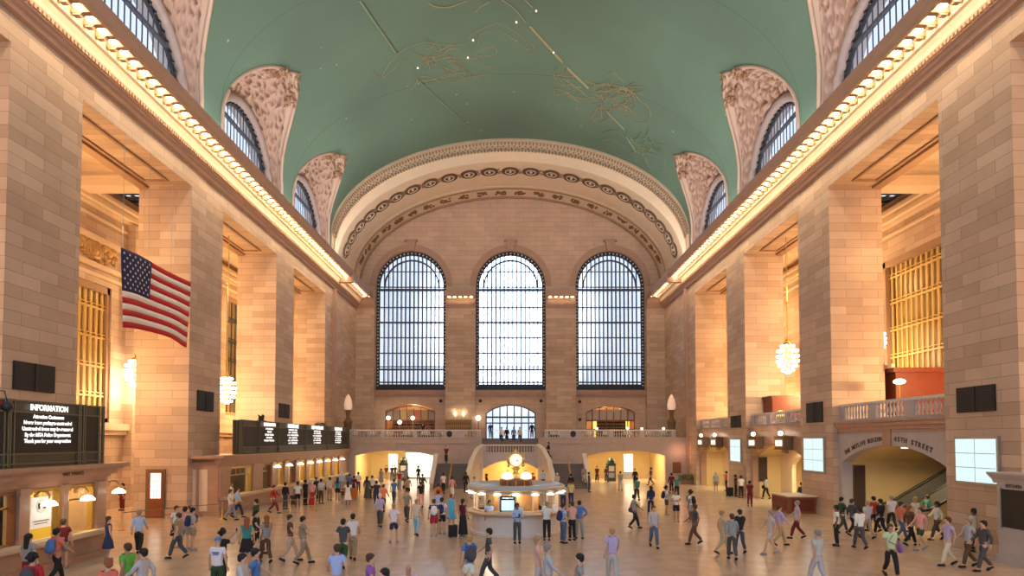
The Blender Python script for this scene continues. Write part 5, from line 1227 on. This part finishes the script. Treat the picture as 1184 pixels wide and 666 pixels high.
pack_me = MB().ball((0, .2, 1.22), (.165, .11, .24), 14, 8).ball((0, .28, 1.14), (.12, .06, .13), 10, 6).tube([(.11, .12, 1.4), (.12, -.02, 1.49), (.115, -.14, 1.38), (.12, -.14, 1.2), (.13, .08, 1.06)], .022, 5).tube([(-.11, .12, 1.4), (-.12, -.02, 1.49), (-.115, -.14, 1.38), (-.12, -.14, 1.2), (-.13, .08, 1.06)], .022, 5).mesh('backpack', CLOTH, True)
bag_me = MB().ball((.3, .04, .95), (.08, .19, .15), 12, 6).tube([(.28, .0, 1.05), (.18, .06, 1.48), (.0, -.14, 1.38), (-.1, -.13, 1.2), (.2, -.14, 1.05)], .015, 4).mesh('shoulder_bag', CLOTH, True)
phone_me = MB().box(-.037, .037, -.006, .006, -.07, .07).mesh('phone', BLACK)
case_me = MB().box(-.2, .2, -.13, .13, .06, .62).box(-.16, .16, -.15, -.13, .12, .55).mesh('case', CLOTH)
case_h = MB().tube([(-.1, .1, .62), (-.1, .1, .95), (.1, .1, .95), (.1, .1, .62)], .012, 5).mesh('handle', STEEL); wheel_me = MB().ball((0, 0, 0), (.02, .045, .045), 8, 6).mesh('wheel', RUBBER, True)
tag_print = MB().box(-.1, .1, 0, .004, 0, .03).box(-.08, .08, 0, .004, -.05, -.025).mesh('shirt_print', mat('blue_print', (.02, .04, .35), .8))
PLACED = []
def P_(px, head, pose, face, topc, sleeve, botc, bot, hair, label, shoes='black', skin='pale', z0=0.0, Y=None, hs=1.0, extra='', pack=None, bag=None, eyes=False, name='person', dx=0.0):
    """head: image row of the top of the head; ground position follows from it"""
    hgt = 1.74 * hs * (1 - .06 * POSES[pose].get('lean', 0) * 3)
    if Y is None: Y = (4.55 - z0 - hgt) * 711 / (head - 509.0)
    X = (px - 590) * Y / 711 + dx
    for _ in range(8):                       # nobody stands inside somebody else
        if all(hypot(X - a, Y - b) > .58 or abs(z0 - c) > 1 for a, b, c in PLACED): break
        Y += .22; X = (px - 590) * Y / 711 + dx
    PLACED.append((X, Y, z0))
    g = thing('person', label, 'person', (X, Y, z0), radians(face)); g.scale = (hs, hs, hs)
    bm, hands = body_parts(pose); r = random.Random(label); sk = SKINS[skin]
    C_ = lambda c: tuple(v * r.uniform(.92, 1.08) for v in COLS[c])
    kids = [link('body', bm, g, None, sk), link('shirt', top_mesh(pose, sleeve), g, None, C_(topc))]
    bcol = C_(topc) if bot == 'dress' else C_(botc); q = link('trousers' if bot in ('trousers', 'shorts') else 'skirt', bottom_mesh(pose, bot), g, None, bcol)
    hk, hc = hair
    if hk != 'bald':
        q = link('hat' if hk in ('cap', 'hat') else 'hair', hair_mesh(hk), g, None, COLS[hc] if hk in ('cap', 'hat') else HAIRS[hc])
        lean = POSES[pose].get('lean', 0)
        if lean: q.location = (0, -.7 * lean, -.035 * lean)
    lean = POSES[pose].get('lean', 0)
    for s, leg in ((1, POSES[pose]['lR']), (-1, POSES[pose]['lL'])):
        a = leg[1]; q = link('shoe', shoe_me, g, (a[0] * s, a[1] - .0, max(0, a[2] - .095)), COLS[shoes])
        if a[1] > .2: q.rotation_euler = (radians(28), 0, 0)
    if pack: q = link('backpack', pack_me, g, (0, -.25 * lean, 0), COLS[pack])
    if bag: link('shoulder_bag', bag_me, g, None, COLS[bag])
    if pose in ('phone', 'photo'): link('phone', phone_me, g, (0.02, hands[0][1] - .03, hands[0][2] + .05))
    if extra == 'print': link('shirt_print', tag_print, g, (0, .135, 1.32))
    if eyes and abs(((face + 180) % 360) - 180) < 100:
        for s in (-1, 1): e = link('eye', eye_me, g, (s * .032, -.098 - .7 * lean, 1.662)); link('pupil', pupil_me, e)
    return g
# pixel column, head row, pose, facing (0 = towards the camera, 180 = away), clothes ...
S, B, LG, SH, C, PT = ('short', 'black'), ('short', 'brown'), ('long', 'black'), 'short', ('curly', 'black'), ('ponytail', 'brown')
PEOPLE = [
 # left foreground by the near ticket office
 (37, 617, 'stand', 170, 'grey', 'short', 'dark red', 'trousers', LG, 'person with black hair in a grey top at the counter left of the poster', {}),
 (42, 640, 'stand', 185, 'red', 'long', 'black', 'trousers', C, 'person with curly black hair in a red top at the bottom left corner', dict(pack='dark grey')),
 (69, 611, 'walk', 160, 'coral', 'short', 'black', 'trousers', S, 'person in a coral shirt carrying a bright blue backpack', dict(pack='blue', skin='tan')),
 (76, 600, 'stand', 200, 'dark red', 'short', 'khaki', 'shorts', B, 'brown haired person in dark red standing against the ticket counter below the poster', {}),
 (110, 588, 'lean', 110, 'plaid', 'short', 'khaki', 'shorts', B, 'person in a dark plaid shirt with an olive backpack leaning on the ticket counter', dict(pack='dark green')),
 (128, 597, 'stand', 140, 'navy', 'none', 'navy', 'dress', PT, 'girl in a navy dress behind the olive backpack', dict(hs=.93)),
 (163, 590, 'walk', 200, 'light blue', 'long', 'black', 'trousers', ('short', 'grey'), 'person in a pale blue shirt and black trousers striding away in the left open floor', {}),
 (150, 628, 'walk', 250, 'green', 'short', 'dark grey', 'trousers', B, 'brown haired person in a bright green shirt at the lower left', dict(skin='tan')),
 (168, 634, 'stride', 260, 'light grey', 'long', 'dark grey', 'trousers', S, 'person in a light grey top walking beside the bright green shirt', {}),
 (128, 646, 'walk', 240, 'coral', 'short', 'grey', 'trousers', ('short', 'ginger'), 'person in a coral and grey outfit half cut off at the lower left edge', {}),
 (192, 560, 'stand', 20, 'khaki', 'short', 'grey', 'skirt', B, 'person in khaki standing in front of the bright gridded door', {}),
 (223, 558, 'phone', 300, 'tan', 'short', 'dark grey', 'trousers', B, 'person in a tan top leaning by the second left pier', {}),
 (143, 556, 'stand', 340, 'brown', 'long', 'dark red', 'trousers', S, 'person in brown at the back wall beyond the near ticket office', dict(Y=40.0)),
 (206, 585, 'stand', 60, 'white', 'short', 'black', 'skirt', B, 'person in a white top and black skirt in the group of three left of centre', dict(bag='black')),
 (216, 586, 'photo', 185, 'pink', 'short', 'grey', 'shorts', S, 'person in a pale pink shirt and grey shorts in the group of three', {}),
 (225, 587, 'stand', 130, 'light grey', 'short', 'khaki', 'shorts', S, 'person with a navy backpack at the right of the group of three', dict(pack='navy')),
 (208, 593, 'walk', 265, 'khaki', 'short', 'dark grey', 'trousers', B, 'person in khaki walking just in front of the group of three', {}),
 (254, 621, 'stand', 180, 'white', 'short', 'dark green', 'shorts', ('cap', 'blue'), 'person with a blue cap and a blue printed white shirt seen from behind', dict(extra='print')),
 (260, 612, 'photo', 140, 'black', 'short', 'black', 'trousers', C, 'curly haired person in black raising a phone beside the blue cap', {}),
 (287, 598, 'stand', 200, 'teal', 'none', 'black', 'skirt', ('long', 'ginger'), 'long haired ginger person in a teal top and dark skirt', {}),
 (309, 596, 'walk', 220, 'grey', 'short', 'brown', 'trousers', ('long', 'ginger'), 'long haired ginger person in a grey top right of the teal top', {}),
 (298, 590, 'walk', 90, 'black', 'short', 'black', 'trousers', S, 'person in black walking behind the two ginger haired people', {}),
 (298, 634, 'stride', 100, 'blue', 'short', 'grey', 'trousers', S, 'person in a blue shirt and grey trousers hurrying right at the lower left', {}),
 (283, 640, 'walk', 90, 'light grey', 'long', 'dark grey', 'trousers', S, 'person in pale grey following the blue shirt at the lower left', {}),
 (352, 597, 'walk', 120, 'khaki', 'short', 'khaki', 'trousers', S, 'person in khaki top and trousers walking alone left of centre', {}),
 (337, 595, 'walk', 100, 'brown', 'short', 'beige', 'trousers', B, 'person in brown walking ahead of the khaki outfit', {}),
 (276, 564, 'walk', 90, 'light blue', 'long', 'navy', 'trousers', B, 'person in a pale blue shirt in front of the first far ticket window', {}),
 (268, 566, 'walk', 90, 'white', 'short', 'grey', 'trousers', B, 'person in white walking behind the pale blue shirt by the far ticket window', {}),
 (297, 577, 'stand', 270, 'dark green', 'long', 'grey', 'trousers', S, 'person in dark green bending near the far ticket counter', {}),
 (318, 561, 'stride', 90, 'red', 'long', 'dark red', 'trousers', B, 'person in a bright red top at the left end of the ticket queue', {}),
 (331, 558, 'stand', 160, 'black', 'long', 'dark grey', 'trousers', S, 'person in black next to the bright red top in the ticket queue', {}),
 (345, 557, 'stand', 200, 'white', 'short', 'black', 'shorts', S, 'person in a white shirt and black shorts in the ticket queue', dict(skin='brown')),
 (354, 555, 'stand', 150, 'black', 'short', 'black', 'trousers', S, 'person all in black behind the pink and red outfit', dict(skin='brown')),
 (362, 556, 'stand', 185, 'pink', 'short', 'red', 'long skirt', ('short', 'white'), 'white haired person in pink with a long red skirt in the queue', {}),
 (366, 552, 'stand', 20, 'black', 'long', 'black', 'trousers', S, 'person in black half hidden behind the long red skirt', dict(skin='brown')),
 (372, 554, 'stand', 170, 'white', 'short', 'brown', 'trousers', S, 'person in a white shirt and brown trousers with a pale backpack in the queue', dict(pack='light grey')),
 (379, 547, 'stand', 190, 'yellow', 'short', 'khaki', 'shorts', ('cap', 'yellow'), 'person with a yellow cap at the back of the ticket queue', {}),
 (382, 552, 'walk', 200, 'cream', 'long', 'tan', 'trousers', S, 'person in a cream top with a black shoulder bag in the queue', dict(bag='black')),
 (391, 552, 'stand', 190, 'teal', 'none', 'black', 'shorts', LG, 'long haired person in a teal top and black shorts in the queue', dict(skin='tan')),
 (397, 565, 'stand', 180, 'dark red', 'short', 'green', 'shorts', S, 'small child in green shorts at the end of the queue', dict(hs=.62, skin='tan')),
 (403, 556, 'stand', 190, 'white', 'short', 'light grey', 'dress', LG, 'dark haired person in a white dress beside the green shorted child', dict(skin='brown')),
 (396, 546, 'stand', 20, 'light blue', 'long', 'grey', 'trousers', ('cap', 'white'), 'person with a white cap behind the teal top', {}),
 (405, 548, 'stand', 180, 'blue', 'short', 'grey', 'trousers', B, 'person in blue behind the white dress', {}),
 (410, 550, 'walk', 180, 'dark red', 'long', 'black', 'trousers', S, 'person in dark red beside the orange suitcase', dict(skin='brown')),
 (415, 546, 'stand', 170, 'white', 'short', 'navy', 'trousers', S, 'person in a white shirt right of the orange suitcase', {}),
 (425, 551, 'stand', 180, 'dark grey', 'long', 'dark grey', 'long skirt', LG, 'person in a long dark dress near the left balcony arch', {}),
 (431, 550, 'stand', 170, 'white', 'short', 'black', 'trousers', S, 'person in white and black just right of the long dark dress', {}),
 (436, 556, 'stand', 190, 'navy', 'short', 'navy', 'trousers', S, 'person in navy top and trousers near the left balcony arch', {}),
 (441, 542, 'walk', 180, 'grey', 'none', 'grey', 'dress', B, 'person in a sleeveless grey dress inside the left balcony arch', {}),
 (447, 538, 'stand', 0, 'dark red', 'short', 'tan', 'trousers', S, 'person in dark red inside the left balcony arch', {}),
 (451, 538, 'stand', 20, 'black', 'short', 'brown', 'trousers', S, 'person in black inside the left balcony arch beside dark red', dict(dx=.25)),
 (457, 538, 'walk', 0, 'brown', 'short', 'denim', 'trousers', B, 'person in brown beside the directory stand in the left arch', {}),
 (462, 544, 'walk', 10, 'red', 'short', 'grey', 'trousers', S, 'person in a red shirt walking out of the left arch', {}),
 (469, 543, 'walk', 0, 'grey', 'short', 'denim', 'trousers', B, 'person in grey and jeans walking out of the left arch', {}),
 (472, 551, 'walk', 180, 'tan', 'short', 'black', 'shorts', B, 'person in a tan top and black shorts walking to the left arch', dict(bag='black')),
 (484, 539, 'stand', 170, 'black', 'long', 'black', 'trousers', ('curly', 'brown'), 'person in black in front of the bright shop window', {}),
 (489, 548, 'walk', 160, 'dark grey', 'long', 'black', 'trousers', S, 'person in dark grey left of the stairs', {}),
 (487, 557, 'walk', 190, 'black', 'short', 'pink', 'trousers', B, 'person in a black shirt and pale pink trousers', {}),
 (456, 554, 'walk', 180, 'blue', 'short', 'dark grey', 'trousers', B, 'person in a vivid blue shirt walking away towards the left arch', {}),
 (444, 560, 'walk', 170, 'coral', 'short', 'navy', 'trousers', B, 'person in coral left of the vivid blue shirt', {}),
 (440, 571, 'walk', 185, 'lilac', 'long', 'dark grey', 'trousers', ('short', 'white'), 'person in a lilac shirt walking away left of the booth', {}),
 (456, 582, 'stride', 180, 'white', 'short', 'navy', 'shorts', ('short', 'blond'), 'person in a white shirt and navy shorts left of the booth', {}),
 (482, 577, 'walk', 180, 'cream', 'none', 'light blue', 'trousers', ('short', 'blond'), 'person in a cream top and light blue trousers left of the booth', {}),
 (471, 567, 'walk', 0, 'khaki', 'short', 'dark grey', 'trousers', B, 'person in khaki and dark trousers between the lilac and cream tops', {}),
 (507, 559, 'walk', 180, 'orange', 'short', 'denim', 'trousers', B, 'person in an orange shirt in front of the left stairs', {}),
 (513, 547, 'walk', 180, 'white', 'short', 'black', 'trousers', S, 'person in a white shirt at the foot of the left stairs', {}),
 (523, 551, 'walk', 170, 'pink', 'short', 'white', 'trousers', S, 'person in a pink top and white trousers near the left stairs', {}),
 (539, 546, 'stand', 10, 'black', 'long', 'black', 'trousers', LG, 'dark haired person in black beside the left stair parapet', dict(skin='brown')),
 (516, 519, 'walk', 0, 'maroon', 'short', 'black', 'trousers', S, 'person in maroon standing at the top of the left flight', dict(z0=2.22, Y=61.9)),
 (502, 577, 'stand', 190, 'navy', 'short', 'red', 'shorts', B, 'person in a navy top and red shorts beside the booth', dict(pack='white')),
 (509, 576, 'stand', 170, 'white', 'short', 'black', 'shorts', S, 'person in a white top and black shorts beside the red shorts', dict(dx=.1, pack='navy')),
 (507, 567, 'stand', 180, 'light blue', 'short', 'denim', 'trousers', B, 'person in pale blue and jeans behind the red shorts', {}),
 (522, 571, 'stand', 175, 'sky blue', 'none', 'sky blue', 'dress', ('short', 'ginger'), 'person in a sky blue dress left of the booth', {}),
 (532, 577, 'stand', 150, 'maroon', 'none', 'black', 'long skirt', ('ponytail', 'black'), 'person in a maroon top and long black skirt at the booth counter', dict(skin='tan', dx=.15)),
 (598, 582, 'phone', 10, 'light blue', 'long', 'dark grey', 'trousers', S, 'person in a light blue shirt looking at a phone in front of the booth', dict(skin='brown')),
 (632, 580, 'crossed', 178, 'white', 'short', 'black', 'trousers', ('short', 'grey'), 'person in a white shirt and black trousers leaning at the booth counter, seen from behind', {}),
 (651, 582, 'stand', 120, 'light blue', 'short', 'denim', 'trousers', S, 'person with a navy backpack and jeans right of the booth', dict(pack='navy')),
 (658, 580, 'crossed', 200, 'pink', 'short', 'black', 'trousers', B, 'person in pink and black with a green bag right of the booth', dict(dx=.12, bag='green')),
 (669.5, 580, 'hips', 175, 'blue', 'long', 'grey', 'trousers', S, 'person in a blue shirt and grey trousers with hands on hips right of the booth', dict(skin='tan')),
 (660, 556, 'stand', 190, 'pale yellow', 'short', 'navy', 'trousers', B, 'person in a pale yellow top right behind the booth', {}),
 (651, 558, 'stand', 170, 'light blue', 'short', 'navy', 'trousers', B, 'person in pale blue left of the pale yellow top', {}),
 (660, 548, 'walk', 180, 'black', 'long', 'black', 'trousers', S, 'person in black walking to the right stairs', {}),
 (644, 547, 'walk', 190, 'light grey', 'short', 'light grey', 'trousers', ('short', 'white'), 'person in light grey at the foot of the right stair parapet', {}),
 (628, 544, 'stand', 20, 'light blue', 'long', 'black', 'trousers', S, 'person in a pale blue shirt right of the yellow niche', {}),
 (616, 547, 'stand', 0, 'red', 'short', 'dark red', 'trousers', S, 'person in red in front of the yellow niche', {}),
 (563, 548, 'stand', 90, 'black', 'long', 'black', 'trousers', LG, 'person in black in front of the left end of the yellow niche', {}),
 (549, 551, 'walk', 90, 'light blue', 'short', 'light blue', 'trousers', ('short', 'grey'), 'person in pale blue behind the left side of the booth roof', {}),
 (675, 541, 'walk', 180, 'grey', 'short', 'light grey', 'trousers', ('short', 'grey'), 'person in grey climbing the right flight of stairs', dict(z0=.34, Y=58.5)),
 (681, 546, 'stand', 90, 'dark grey', 'long', 'dark grey', 'trousers', S, 'person in dark grey at the foot of the right outer parapet', {}),
 (543, 618, 'walk', 200, 'blue', 'short', 'white', 'shorts', ('short', 'blond'), 'blond person in a blue shirt with a dark backpack in the centre foreground', dict(pack='dark grey')),
 (565, 611, 'walk', 270, 'dark grey', 'short', 'dark grey', 'trousers', S, 'person in dark grey right of the blond backpacker', {}),
 (634, 629, 'walk', 90, 'light grey', 'long', 'light blue', 'trousers', ('short', 'grey'), 'person in light grey and pale blue in the foreground below the booth', {}),
 (622, 620, 'walk', 80, 'pink', 'short', 'light grey', 'trousers', ('short', 'blond'), 'person in pink behind the light grey walker below the booth', {}),
 (669, 640, 'walk', 265, 'grey', 'short', 'dark grey', 'trousers', S, 'person in grey in the foreground right of the booth axis', {}),
 (707, 610, 'walk', 180, 'lilac', 'short', 'light grey', 'trousers', ('short', 'blond'), 'person in lilac walking away over the bright floor right of the booth', {}),
 (445, 657, 'stand', 300, 'black', 'short', 'black', 'trousers', S, 'dark haired head at the bottom edge left of centre', {}),
 (473, 651, 'stand', 20, 'lilac', 'short', 'grey', 'trousers', ('bald', 'grey'), 'bald person at the bottom edge left of centre', dict(skin='tan')),
 (409, 594, 'walk', 190, 'white', 'short', 'khaki', 'trousers', S, 'person in a white shirt with a large black shoulder bag left of the booth', dict(bag='black')),
 (398, 600, 'walk', 180, 'dark grey', 'short', 'dark green', 'trousers', S, 'person in dark grey walking just left of the large shoulder bag', {}),
 (391, 629, 'stride', 200, 'light blue', 'short', 'light grey', 'trousers', B, 'person in a pale blue shirt in the foreground left of centre', {}),
 (430, 640, 'walk', 90, 'purple', 'short', 'light grey', 'trousers', B, 'person in purple beside the pale blue shirt in the foreground', {}),
 # right middle
 (734, 542, 'stand', 180, 'black', 'long', 'black', 'trousers', ('cap', 'black'), 'person in black in front of the white sign in the right arch', {}),
 (736, 552, 'walk', 180, 'teal', 'short', 'black', 'trousers', S, 'person with a teal backpack right of centre', dict(pack='teal')),
 (733, 572, 'walk', 100, 'grey', 'short', 'black', 'trousers', S, 'person in a grey top with a large dark shoulder bag right of centre', dict(bag='dark grey', skin='brown')),
 (752, 562, 'walk', 180, 'navy', 'long', 'navy', 'trousers', LG, 'long haired person in a navy jacket walking away', {}),
 (755, 585, 'walk', 0, 'light grey', 'long', 'denim', 'trousers', B, 'person in a pale cardigan and jeans walking towards the camera', dict(eyes=True)),
 (770, 562, 'point', 90, 'white', 'short', 'dark grey', 'shorts', C, 'person in white with a black backpack and grey shorts holding out an arm', dict(pack='black', skin='tan')),
 (781, 567, 'crossed', 0, 'white', 'short', 'black', 'shorts', B, 'person in a white shirt and black shorts facing the camera', dict(eyes=True, skin='tan')),
 (797, 567, 'stand', 240, 'white', 'short', 'grey', 'shorts', C, 'person in white with a black backpack right of the black shorts', dict(pack='black', skin='brown')),
 (802, 583, 'walk', 270, 'dark grey', 'short', 'brown', 'trousers', B, 'person in a dark top and brown trousers in front of the white backpacker', dict(skin='brown')),
 (782, 550, 'stand', 180, 'teal', 'short', 'black', 'trousers', ('short', 'blond'), 'person in a teal shirt beside the red-brown plaque', {}),
 (776, 547, 'stand', 170, 'dark red', 'long', 'black', 'trousers', S, 'person in dark red left of the teal shirt by the plaque', {}),
 (752, 541, 'walk', 270, 'brown', 'short', 'brown', 'trousers', C, 'curly haired person in brown inside the right balcony arch', {}),
 (690, 539, 'walk', 0, 'dark red', 'short', 'black', 'trousers', B, 'person in dark red at the left side of the right arch', {}),
 (701, 539, 'walk', 180, 'brown', 'long', 'dark grey', 'trousers', B, 'person in brown left of the directory stand in the right arch', {}),
 (717, 545, 'walk', 180, 'grey', 'short', 'light grey', 'trousers', B, 'person in grey right of the directory stand in the right arch', {}),
 (827, 546, 'stand', 170, 'light grey', 'short', 'grey', 'shorts', ('hat', 'white'), 'person with a white sun hat by the third right pier', {}),
 (839, 545, 'point', 250, 'coral', 'short', 'black', 'trousers', S, 'person in coral beside the white sun hat', dict(skin='tan')),
 (850, 549, 'phone', 60, 'black', 'short', 'black', 'trousers', S, 'person in black beside the farthest wall screen', dict(skin='brown')),
 (856, 550, 'stand', 180, 'white', 'short', 'black', 'trousers', S, 'person in a white shirt and black trousers below the farthest wall screen', {}),
 (866, 556, 'point', 150, 'dark red', 'short', 'dark red', 'trousers', S, 'person in dark red with an arm held out right of the white shirt', {}),
 (885, 551, 'walk', 200, 'grey', 'long', 'black', 'trousers', S, 'person in a grey jacket with a black shoulder bag by the second passage', dict(bag='black')),
 (934, 557, 'crossed', 330, 'black', 'long', 'black', 'trousers', ('short', 'white'), 'white haired person in a black suit at the reception desk', dict(eyes=True)),
 (951, 559, 'phone', 20, 'black', 'long', 'black', 'trousers', S, 'guard in black uniform right of the reception desk', dict(eyes=True, skin='tan')),
 (926, 558, 'stand', 0, 'dark grey', 'long', 'black', 'trousers', S, 'person in dark grey standing behind the reception desk', dict(skin='tan')),
 (965, 584, 'stand', 250, 'white', 'short', 'black', 'trousers', S, 'person in a white shirt and black trousers standing right of the lilac walker', dict(skin='brown')),
 (992, 586, 'walk', 180, 'white', 'long', 'dark grey', 'trousers', S, 'person in a white long sleeved shirt walking away under the wide arch', dict(skin='brown')),
 (1001, 579, 'walk', 190, 'light grey', 'short', 'tan', 'trousers', ('short', 'grey'), 'person in pale grey just behind the white long sleeved shirt', {}),
 (1008, 574, 'walk', 200, 'red', 'short', 'black', 'trousers', S, 'person in a red shirt in the crowd under the wide arch', {}),
 (1016, 577, 'walk', 190, 'black', 'long', 'black', 'trousers', S, 'person all in black in the crowd under the wide arch', {}),
 (1029, 573, 'walk', 170, 'white', 'short', 'black', 'trousers', ('short', 'grey'), 'person in a white top in the crowd left of the escalator', {}),
 (1040, 580, 'walk', 90, 'coral', 'short', 'denim', 'trousers', B, 'person in a coral striped top in front of the escalator', {}),
 (972, 575, 'walk', 90, 'dark green', 'long', 'dark grey', 'trousers', S, 'person in dark green beneath the left foot of the wide arch', {}),
 (984, 577, 'walk', 100, 'dark grey', 'long', 'black', 'trousers', B, 'person in dark grey between dark green and the white long sleeves', {}),
 (1027, 606, 'walk', 350, 'striped green', 'short', 'black', 'trousers', B, 'person in a green and white shirt holding a purple bag at the lower right', dict(eyes=True, bag='purple', skin='tan')),
 (920, 579, 'walk', 250, 'lilac', 'short', 'dark red', 'trousers', ('short', 'grey'), 'person in a lilac shirt walking left of the reception desk front', {}),
 (889, 590, 'walk', 270, 'light grey', 'short', 'light grey', 'shorts', ('short', 'grey'), 'person in pale grey shorts walking left on the right floor', {}),
 (900, 584, 'walk', 90, 'lilac', 'long', 'tan', 'trousers', B, 'person in lilac and tan right of the pale grey shorts', {}),
 (854, 589, 'walk', 180, 'black', 'short', 'dark grey', 'trousers', S, 'person in black walking away on the right floor', {}),
 (845, 594, 'walk', 170, 'grey', 'long', 'dark grey', 'trousers', B, 'person in grey left of the black walker on the right floor', {}),
 (834, 590, 'walk', 90, 'beige', 'short', 'beige', 'trousers', ('short', 'blond'), 'person in beige left of the grey walker on the right floor', {}),
 (943, 612, 'walk', 200, 'light grey', 'short', 'light grey', 'trousers', ('short', 'grey'), 'grey haired person all in pale grey at the lower right', {}),
 (1110, 583, 'crossed', 30, 'purple', 'long', 'khaki', 'trousers', S, 'person in a purple shirt and khaki trousers under the nearest wall screen', dict(eyes=True, skin='brown')),
 (1123, 588, 'stand', 200, 'cream', 'short', 'black', 'trousers', S, 'person in a cream top next to the purple shirt', dict(skin='brown')),
 (1138, 585, 'strap', 260, 'grey', 'short', 'black', 'trousers', LG, 'long haired person in a grey top beside the kiosk', dict(dx=.1, bag='black', skin='brown')),
 (1134, 602, 'walk', 270, 'dark grey', 'long', 'dark grey', 'trousers', S, 'person in dark grey walking in front of the cream top', {}),
 (1117, 600, 'walk', 270, 'light grey', 'short', 'brown', 'trousers', ('short', 'grey'), 'person in light grey ahead of the dark grey walker at the lower right', {}),
 (1081, 580, 'walk', 260, 'white', 'long', 'dark grey', 'trousers', S, 'dark haired person in white at the foot of the nearest right pier', dict(skin='brown')),
 (1062, 587, 'walk', 280, 'pink', 'short', 'dark green', 'shorts', B, 'person in a pink top and dark green shorts before the escalator', {}),
 (1050, 584, 'walk', 90, 'brown', 'long', 'black', 'trousers', ('long', 'ginger'), 'long haired ginger person in brown before the escalator', {}),
 (1093, 598, 'walk', 270, 'lilac', 'short', 'cream', 'trousers', B, 'person in lilac and cream in front of the nearest right pier', {}),
 (1070, 572, 'walk', 200, 'teal', 'short', 'grey', 'trousers', B, 'person in a teal top stepping onto the escalator', {}),
 (1056, 575, 'walk', 190, 'white', 'short', 'beige', 'trousers', ('short', 'blond'), 'blond person in white at the base of the escalator', {}),
 # on the balcony and upper steps
 (567, 494, 'stand', 0, 'navy', 'long', 'teal', 'trousers', S, 'person in navy at the left end of the gap in the far balustrade', dict(z0=4.73, Y=67.5)),
 (580, 500, 'walk', 0, 'white', 'long', 'black', 'trousers', B, 'person in white coming down the centre steps', dict(z0=4.2, Y=66.2)),
 (586, 502, 'walk', 180, 'black', 'long', 'black', 'trousers', S, 'person in black going up the centre steps', dict(z0=4.2, Y=66.4)),
 (594, 501, 'stand', 0, 'blue', 'long', 'navy', 'trousers', B, 'person in blue on the centre steps above the clock', dict(z0=4.2, Y=66.1)),
 (601, 502, 'walk', 0, 'light grey', 'short', 'black', 'trousers', B, 'person in light grey right of the blue top above the clock', dict(z0=4.2, Y=66.3)),
 (615, 495, 'stand', 0, 'black', 'long', 'black', 'trousers', S, 'person in black at the right end of the gap in the far balustrade', dict(z0=4.73, Y=67.5)),
 (634, 514, 'walk', 270, 'black', 'long', 'black', 'trousers', S, 'person in black on the right curve of the stairs', dict(z0=2.6, Y=63.4)),
 (489, 489, 'stand', 0, 'black', 'short', 'black', 'trousers', S, 'waiter in black standing on the left balcony', dict(z0=4.75, Y=69.5)),
]
for px, hd, pose, face, tc_, sl, bc_, bt, hr, lab, kw in PEOPLE:
    kw = dict(kw); kw.setdefault('shoes', 'black' if bt == 'trousers' else 'grey')
    P_(px, hd, pose, face, tc_, sl, bc_, bt, hr, lab, **kw)
# ticket clerk and booth clerks
P_(281, 567, 'stand', 90, 'white', 'short', 'black', 'trousers', B, 'clerk behind the first far ticket window', Y=40.3, z0=0, dx=-.7)
P_(566, 0, 'stand', 20, 'light blue', 'short', 'black', 'trousers', S, 'clerk seated low behind the left booth window', Y=29.55, z0=0, hs=.95, skin='tan')
def luggage(px, yf, colr, rz, lab, sc_=1.0):
    Y = 4.55 * 711 / (yf - 509.); g = thing('suitcase', lab, 'suitcase', ((px - 590) * Y / 711, Y, 0), radians(rz)); g.scale = (sc_,) * 3
    link('shell', case_me, g, None, COLS[colr]); link('handle', case_h, g)
    for x in (-.16, .16):
        for y in (-.1, .1): link('wheel', wheel_me, g, (x, y, .045))
luggage(409, 577, 'orange', 10, 'large orange suitcase at the end of the ticket queue', 1.35); luggage(426.5, 576, 'dark grey', 0, 'dark grey suitcase beside the long dark dress', 1.2)
luggage(524, 621, 'black', 20, 'black suitcase at the left side of the booth', .95); luggage(843, 574, 'black', 30, 'black suitcase beside the third right pier', 1.2)
luggage(1116, 634, 'black', 80, 'black suitcase at the feet of the cream top', 1.15); luggage(340, 584, 'dark grey', 0, 'dark suitcase at the left end of the ticket queue', 1.1)

# lettering curves become meshes
bpy.context.view_layer.update(); dg = bpy.context.evaluated_depsgraph_get()
for o in [o for o in sc.objects if o.type == 'FONT']:
    me = bpy.data.meshes.new_from_object(o.evaluated_get(dg)); n = bpy.data.objects.new(o.name, me); col.objects.link(n)
    n.parent = o.parent; n.location = o.location; n.rotation_euler = o.rotation_euler; n.scale = o.scale
    for k in ('label', 'category', 'group', 'kind'):
        if k in o: n[k] = o[k]
    nm = o.name; bpy.data.objects.remove(o); n.name = nm
